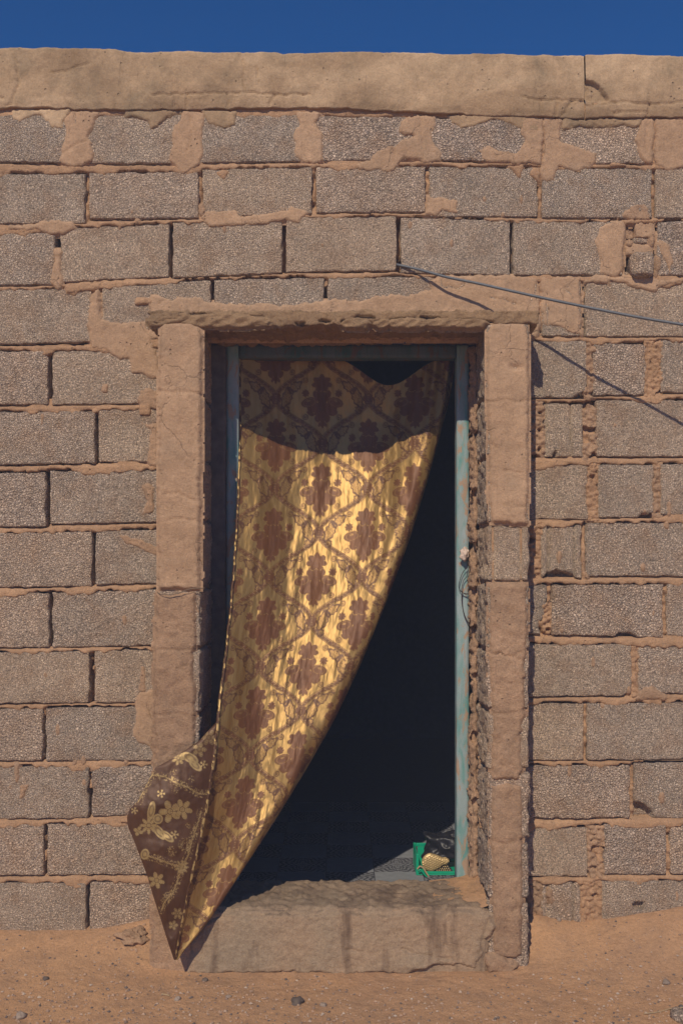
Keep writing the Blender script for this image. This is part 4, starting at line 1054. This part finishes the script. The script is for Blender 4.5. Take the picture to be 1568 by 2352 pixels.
# wires at the right-hand frame post
def wp(*p, d=52):
    return [(1040.9+a*.0997, 1231.5+b*.0997, d+(c if len(q_) > 2 else 0)) for q_ in p for a, b, c in [(q_+(0,))[:3] if len(q_) == 2 else q_]]
def wiretube(name, pts, rad, label):
    pts = np.array(pts, float); o_ = tube(name, W(RX(pts[:, 0], pts[:, 2]), RY(pts[:, 1], pts[:, 2]), pts[:, 2]), rad, WIRE, origin=True, seg=6, sub=6)
    return put(o_, label, 'wire')
wiretube('wire_loop', wp((330, 710), (240, 800), (180, 910), (130, 1080), (130, 1200), (190, 1290), (320, 1350), (430, 1290), (540, 1220), (570, 1160), (510, 1140), (430, 1220), (415, 1280), (330, 1320), (230, 1310), (185, 1260), (200, 1150), (230, 1020), (300, 930), (320, 830)), .0013, 'thin rusty wire twisted into a loop against the right frame post')
wiretube('hanging_wire', wp((205, 1270), (190, 1400), (200, 1580), (240, 1780), (300, 1930), (355, 2020)), .0018, 'dark wire end hanging from the loop down the right frame post')
c = W(RX(1066, 45), RY(1272, 45), 45)
o = blob('rag_knot', c, (.016, .014, .022), WAD, n=22, amp=.5, sc_=.55, seed=4, origin=True); put(o, 'small pinkish white rag knot stuffed beside the right frame post', 'rag')

# green crate with its contents, on the floor inside
def cpt(xa, ya, d): return W(RX(xa, d), RY(ya, d), d)
cx0 = float(cpt(955, 0, 384)[0]); cw_ = .25; cy0 = S*383; cdp = .17; ch = .088
crate = empty('crate', (cx0+cw_/2, cy0+cdp/2, zf), 'small bright green plastic crate on the floor beside the right frame post', 'crate')
def bx(name, a, b, mat, parent, bev=.0015):
    (x0_, y0_, z0_), (x1_, y1_, z1_) = a, b
    V = np.array([(x, y, z) for x in (x0_, x1_) for y in (y0_, y1_) for z in (z0_, z1_)])
    F = [[0, 1, 3, 2], [4, 6, 7, 5], [0, 4, 5, 1], [2, 3, 7, 6], [0, 2, 6, 4], [1, 5, 7, 3]]
    o_ = mesh(name, V, F, mat, parent, smooth=False)
    md = o_.modifiers.new('bevel', 'BEVEL'); md.width = bev; md.segments = 2
    return o_
e = .004; x0_, x1_, y0_, y1_ = cx0, cx0+cw_, cy0, cy0+cdp
bx('base', (x0_, y0_, zf+.001), (x1_, y1_, zf+.006), GREEN, crate)
for (px, py) in ((x0_, y0_), (x1_-.012, y0_), (x0_, y1_-.012), (x1_-.012, y1_-.012)):
    bx('corner_post', (px, py, zf+.0065), (px+.012, py+.012, zf+(ch if not (px > x0_+.1 and py < y0_+.05) else .02)), GREEN, crate)
bx('top_rail', (x0_+.0125, y1_-.010, zf+ch-.014), (x1_-.0125, y1_-.004, zf+ch), GREEN, crate)
bx('top_rail', (x0_+.001, y0_+.0125, zf+ch-.014), (x0_+.006, y1_-.0125, zf+ch), GREEN, crate)
bx('front_rail', (x0_+.0125, y0_+.001, zf+.0065), (x1_-.0125, y0_+.005, zf+.016), GREEN, crate)
for q in range(3):
    bx('slat', (x0_+.0005, y0_+.016+q*.048, zf+.0065), (x0_+.0045, y0_+.058+q*.048, zf+ch-.0145), GREEN, crate)
for q in range(4):
    bx('slat', (x0_+.018+q*.058, y1_-.008, zf+.0065), (x0_+.050+q*.058, y1_-.004, zf+ch-.0145), GREEN, crate)
# cut green cord tangled at the crate's front corner
for q, pts in enumerate([[(958, 1996), (964, 1990), (972, 1994), (978, 2004), (984, 2013)], [(960, 2000), (966, 1998), (974, 2008), (980, 2014)]]):
    V = np.array([cpt(a, b, 374-q*4) for a, b in pts])
    tube('cord', V, .0035, GREEN if q else STRAW, crate)
# gold quilted slipper leaning in the crate
def shoe():
    nu, nv = 60, 40
    a, b = np.meshgrid(np.linspace(0, 1, nu), np.linspace(-1, 1, nv), indexing='ij')
    hw_ = .033*np.sqrt(np.clip(1-((a-.36)/.37)**2, 0, 1))
    hw_ = np.maximum(np.where(a > .36, np.interp(a, [.36, .6, .78, .9, 1.0], [.038, .027, .0145, .015, .006]), .038*np.sqrt(np.clip(1-((.36-a)/.36)**2, 0, 1))), .0006)
    x = a*.112; y = b*hw_
    dome = .010*(1-b**2)**.5
    # raised leaf-shaped quilting
    q1 = np.abs(np.sin(x*330+1.5*np.sin(y*140))); q2 = np.abs(np.sin(y*330+np.floor((x*330)/math.pi)*1.57))
    dome = dome+.0034*np.sqrt(np.clip(q1*q2, 0, 1))*(b**2 < .7)
    rim = .002*np.exp(-((np.abs(b)-.88)/.06)**2); z = dome+rim
    V = np.stack([x, z, y], -1).reshape(-1, 3)
    F = gridfaces(nu, nv)
    Vb = V.copy(); Vb[:, 1] = -.004; F2 = F[:, ::-1]+len(V)
    V = np.concatenate([V, Vb]); F = np.concatenate([F, F2])
    i = np.arange(nu*nv).reshape(nu, nv); off = nu*nv
    for e_ in (i[:, 0], i[:, -1][::-1]):
        F = np.concatenate([F, np.stack([e_[:-1], e_[1:], e_[1:]+off, e_[:-1]+off], -1)])
    return V, F
V, F = shoe()
V[:, 1] *= -1; F = F[:, ::-1]
R_ = np.array(Matrix.Rotation(math.radians(-6), 3, 'Y')); V = V@R_.T
sl = mesh('slipper', V, F, GOLDQ, None)
sl.location = Vector(cpt(968, 1983, 392)); put(sl, 'gold quilted slipper standing on its edge in the green crate', 'shoe')
# studded sandal strap
tri = [(993, 2004), (1024, 1982), (1044, 2007), (1000, 2008)]
Vt = np.array([cpt(a, b, 396) for a, b in tri])
st_ = empty('sandal', Vector(Vt.mean(0))-Vector((0, 0, .02)), 'dark sandal strap covered in round brass studs below the gold slipper', 'shoe')
Vv = np.concatenate([Vt, Vt+np.array([0, .012, 0])])
mesh('strap', Vv, [[3, 2, 1, 0], [4, 5, 6, 7], [0, 1, 5, 4], [1, 2, 6, 5], [2, 3, 7, 6], [3, 0, 4, 7]], DKLEATH, st_, smooth=False)
cnt = 0
for iy, yy in enumerate(np.arange(1986, 2007, 4.3)):
    for ix, xx in enumerate(np.arange(996+(iy % 2)*2.4, 1044, 4.8)):
        s_ = poly_sdf(np.array([[0., xx]]), np.array([[0., yy]]), tri); s_ = s_[0, 1]*(-1 if s_[0, 0] > 0 else 1)
        if s_ > .6:
            cnt += 1
            blob('stud', cpt(xx+random.uniform(-.5, .5), yy, 393), (.0031, .0028, .0031), STUD, st_, n=6, amp=0.0, seed=cnt)
# black plastic bag heaped over the crate
def bag():
    n = 70
    th = np.linspace(0, math.pi, n); ph_ = np.linspace(0, 2*math.pi, 2*n, endpoint=False)
    T, Pp = np.meshgrid(th, ph_, indexing='ij')
    D = np.stack([np.sin(T)*np.cos(Pp), np.sin(T)*np.sin(Pp), np.cos(T)], -1)
    k_ = 1+.22*fbm(D+3, .8, 2, 3)-.26*np.abs(fbm(D*1.0+9, .55, 2, 5))-.03*np.abs(fbm(D+2, .25, 2, 8))
    k_ = k_+.35*np.exp(-(((D[..., 0]+.75)**2+(D[..., 2]-.62)**2)/.02))
    V = D*k_[..., None]*np.array([.115, .062, .085])
    nr, nc = T.shape; i = np.arange(nr*nc).reshape(nr, nc); j = np.roll(i, -1, 1)
    return V.reshape(-1, 3), np.stack([i[:-1], i[1:], j[1:], j[:-1]], -1).reshape(-1, 4)
V, F = bag()
o = mesh('plastic_bag', V, F, BAG, None); o.location = Vector(cpt(1032, 1950, 455)); put(o, 'crumpled black plastic bag heaped behind the gold slipper in the crate', 'bag')

# loose stones on the sand
def stone(xa, ya, rad, mat, seed, label, squash=.6, cat='stone', name='stone', group='loose stones on the sand'):
    # intersect the sight line with flat sand
    Yd = 886.0; k_ = Yd/(ya-Y0); x = S*(xa-X0)*k_; y = S*DC*(k_-1)
    z = float(ground_z(np.array([x]), np.array([y]))[0])
    o_ = blob(name, (x, y, z+rad*squash*.35), (rad, rad*.8, rad*squash), mat, n=12, amp=.45, sc_=.9, seed=seed, origin=True)
    o_.rotation_euler = (0, 0, seed*1.3)
    return put(o_, label, cat, group)
stone(682, 2305, .021, DSTONE, 1, 'largest dark stone lying on the sand below the middle of the doorstep')
stone(742, 2309, .012, STONE, 2, 'small brown stone just right of the largest dark stone')
stone(408, 2300, .011, STONE, 3, 'pale rounded pebble on the sand below the tip of the curtain')
stone(472, 2253, .012, DSTONE, 4, 'dark red chip of stone at the left foot of the doorstep')
stone(525, 2290, .009, STONE, 5, 'small grey pebble right of the curtain tip on the sand')
stone(50, 2335, .020, STONE, 6, 'pale stone near the bottom left corner casting a shadow')
stone(105, 2257, .010, DSTONE, 7, 'small dark clod on the sand at the left')
stone(1530, 2272, .014, STONE, 8, 'tan pebble at the right edge of the sand')
stone(1282, 2178, .011, STONE, 9, 'pale flat chip on the sand bank right of the right pillar')
stone(1350, 2265, .006, DSTONE, 10, 'tiny dark red pebble right of the right pillar')
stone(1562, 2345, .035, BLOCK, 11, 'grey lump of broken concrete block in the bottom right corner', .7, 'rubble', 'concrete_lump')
stone(81, 2153, .009, DSTONE, 12, 'small dark splinter on the sand under the left wall')
# rough mortar lumps by the left wall
x_, y_ = S*(302-X0)*.97, -.07
for q, (dx, dy, rd) in enumerate([(0, 0, .030), (-.028, .012, .020), (.026, -.006, .018)]):
    pass
o = blob('mortar_clod', (x_, y_-.01, float(ground_z(np.array([x_]), np.array([y_]))[0])+.004), (.046, .036, .028), ROUGHP, n=26, amp=.6, sc_=.5, seed=31, origin=True, octv=4)
put(o, 'crumbly lump of old mortar in the sand by the wall left of the curtain', 'rubble')
# straw
def straw(pts, label, r=.0011):
    V = []
    for xa, ya in pts:
        k_ = 886.0/(ya-Y0); x = S*(xa-X0)*k_; y = S*DC*(k_-1)
        V.append((x, y, float(ground_z(np.array([x]), np.array([y]))[0])+.003))
    put(tube('straw', V, r, STRAW, origin=True, seg=5), label, 'straw', 'dry stalks on the sand')
straw([(1478, 2334), (1510, 2330), (1545, 2324), (1600, 2321)], 'long dry stalk lying on the sand in the bottom right corner', .0016)
straw([(190, 2140+12), (205, 2160), (212, 2168)], 'short bent stalk on the sand below the left wall')
straw([(372, 2287), (384, 2289), (390, 2291)], 'short stubby straw on the sand left of the pale rounded pebble', .0022)

# gravel: small pebbles scattered over the sand, too many to count
def gravel(n, seed):
    r_ = np.random.default_rng(seed)
    x = r_.uniform(-1.9, 1.9, n*3); y = -r_.uniform(0.02, 1.5, n*3)
    Xw = X0+x/S
    dens = .35+.65*sstep(.15, .5, -y)+.3*n2(x, y, .25, 2, 8)
    ok = (r_.uniform(0, 1, n*3) < dens) & ~((Xw > 350) & (Xw < 1210) & (y > -.235))
    x, y = x[ok][:n], y[ok][:n]; n = len(x)
    rad = .0013+.0064*r_.uniform(0, 1, n)**3.4
    rad = np.where(r_.uniform(0, 1, n) < .006, rad+.004, rad)
    z = ground_z(x, y)
    base = np.array([(1, 0, 0), (-1, 0, 0), (0, 1, 0), (0, -1, 0), (0, 0, 1), (0, 0, -1)], float)
    tri_ = np.array([(0, 2, 4), (2, 1, 4), (1, 3, 4), (3, 0, 4), (2, 0, 5), (1, 2, 5), (3, 1, 5), (0, 3, 5)])
    an = r_.uniform(0, 6.28, n); ca, sa = np.cos(an), np.sin(an)
    V = base[None]*r_.uniform(.6, 1.25, (n, 6, 1)); V[..., 2] *= .7
    Vx = V[..., 0]*ca[:, None]-V[..., 1]*sa[:, None]; Vy = V[..., 0]*sa[:, None]+V[..., 1]*ca[:, None]
    V = np.stack([Vx, Vy, V[..., 2]], -1)*rad[:, None, None]+np.stack([x, y, z+rad*.25], -1)[:, None]
    F = (tri_[None]+6*np.arange(n)[:, None, None]).reshape(-1, 3)
    m = M('gravel', .9)
    at = m.n.new('ShaderNodeAttribute'); at.attribute_name = 'tone'
    c = m.ramp(at.outputs['Fac'], [(0, (.12, .10, .09)), (.2, (.24, .17, .13)), (.5, (.45, .29, .19)), (.85, (.44, .31, .22)), (1, (.50, .40, .31))]); m.fin(c)
    o_ = mesh('gravel', V.reshape(-1, 3), F, m.m, None, smooth=False); put(o_, kind='stuff'); o_['label'] = 'fine scattered gravel on the sand'; o_['category'] = 'gravel'
    a_ = o_.data.attributes.new('tone', 'FLOAT', 'POINT'); a_.data.foreach_set('value', np.repeat(r_.uniform(0, 1, n)**1.0, 6).astype(np.float32))
gravel(22000, 5)

# thin haze added to lift the dark tones
hv = [(-90, -95, -1.2), (90, -95, -1.2), (90, 95, -1.2), (-90, 95, -1.2), (-90, -95, 3.6), (90, -95, 3.6), (90, 95, 3.6), (-90, 95, 3.6)]
hm_ = bpy.data.materials.new('black_lift_haze'); hm_.use_nodes = True; ht = hm_.node_tree; ht.nodes.clear()
pv = ht.nodes.new('ShaderNodeVolumePrincipled'); pv.inputs['Color'].default_value = (.66, .76, 1.0, 1); pv.inputs['Density'].default_value = .016
ho = ht.nodes.new('ShaderNodeOutputMaterial'); ht.links.new(pv.outputs[0], ho.inputs['Volume'])
o = mesh('haze', hv, [[0, 3, 2, 1], [4, 5, 6, 7], [0, 1, 5, 4], [1, 2, 6, 5], [2, 3, 7, 6], [3, 0, 4, 7]], hm_, smooth=False); put(o, kind='stuff')
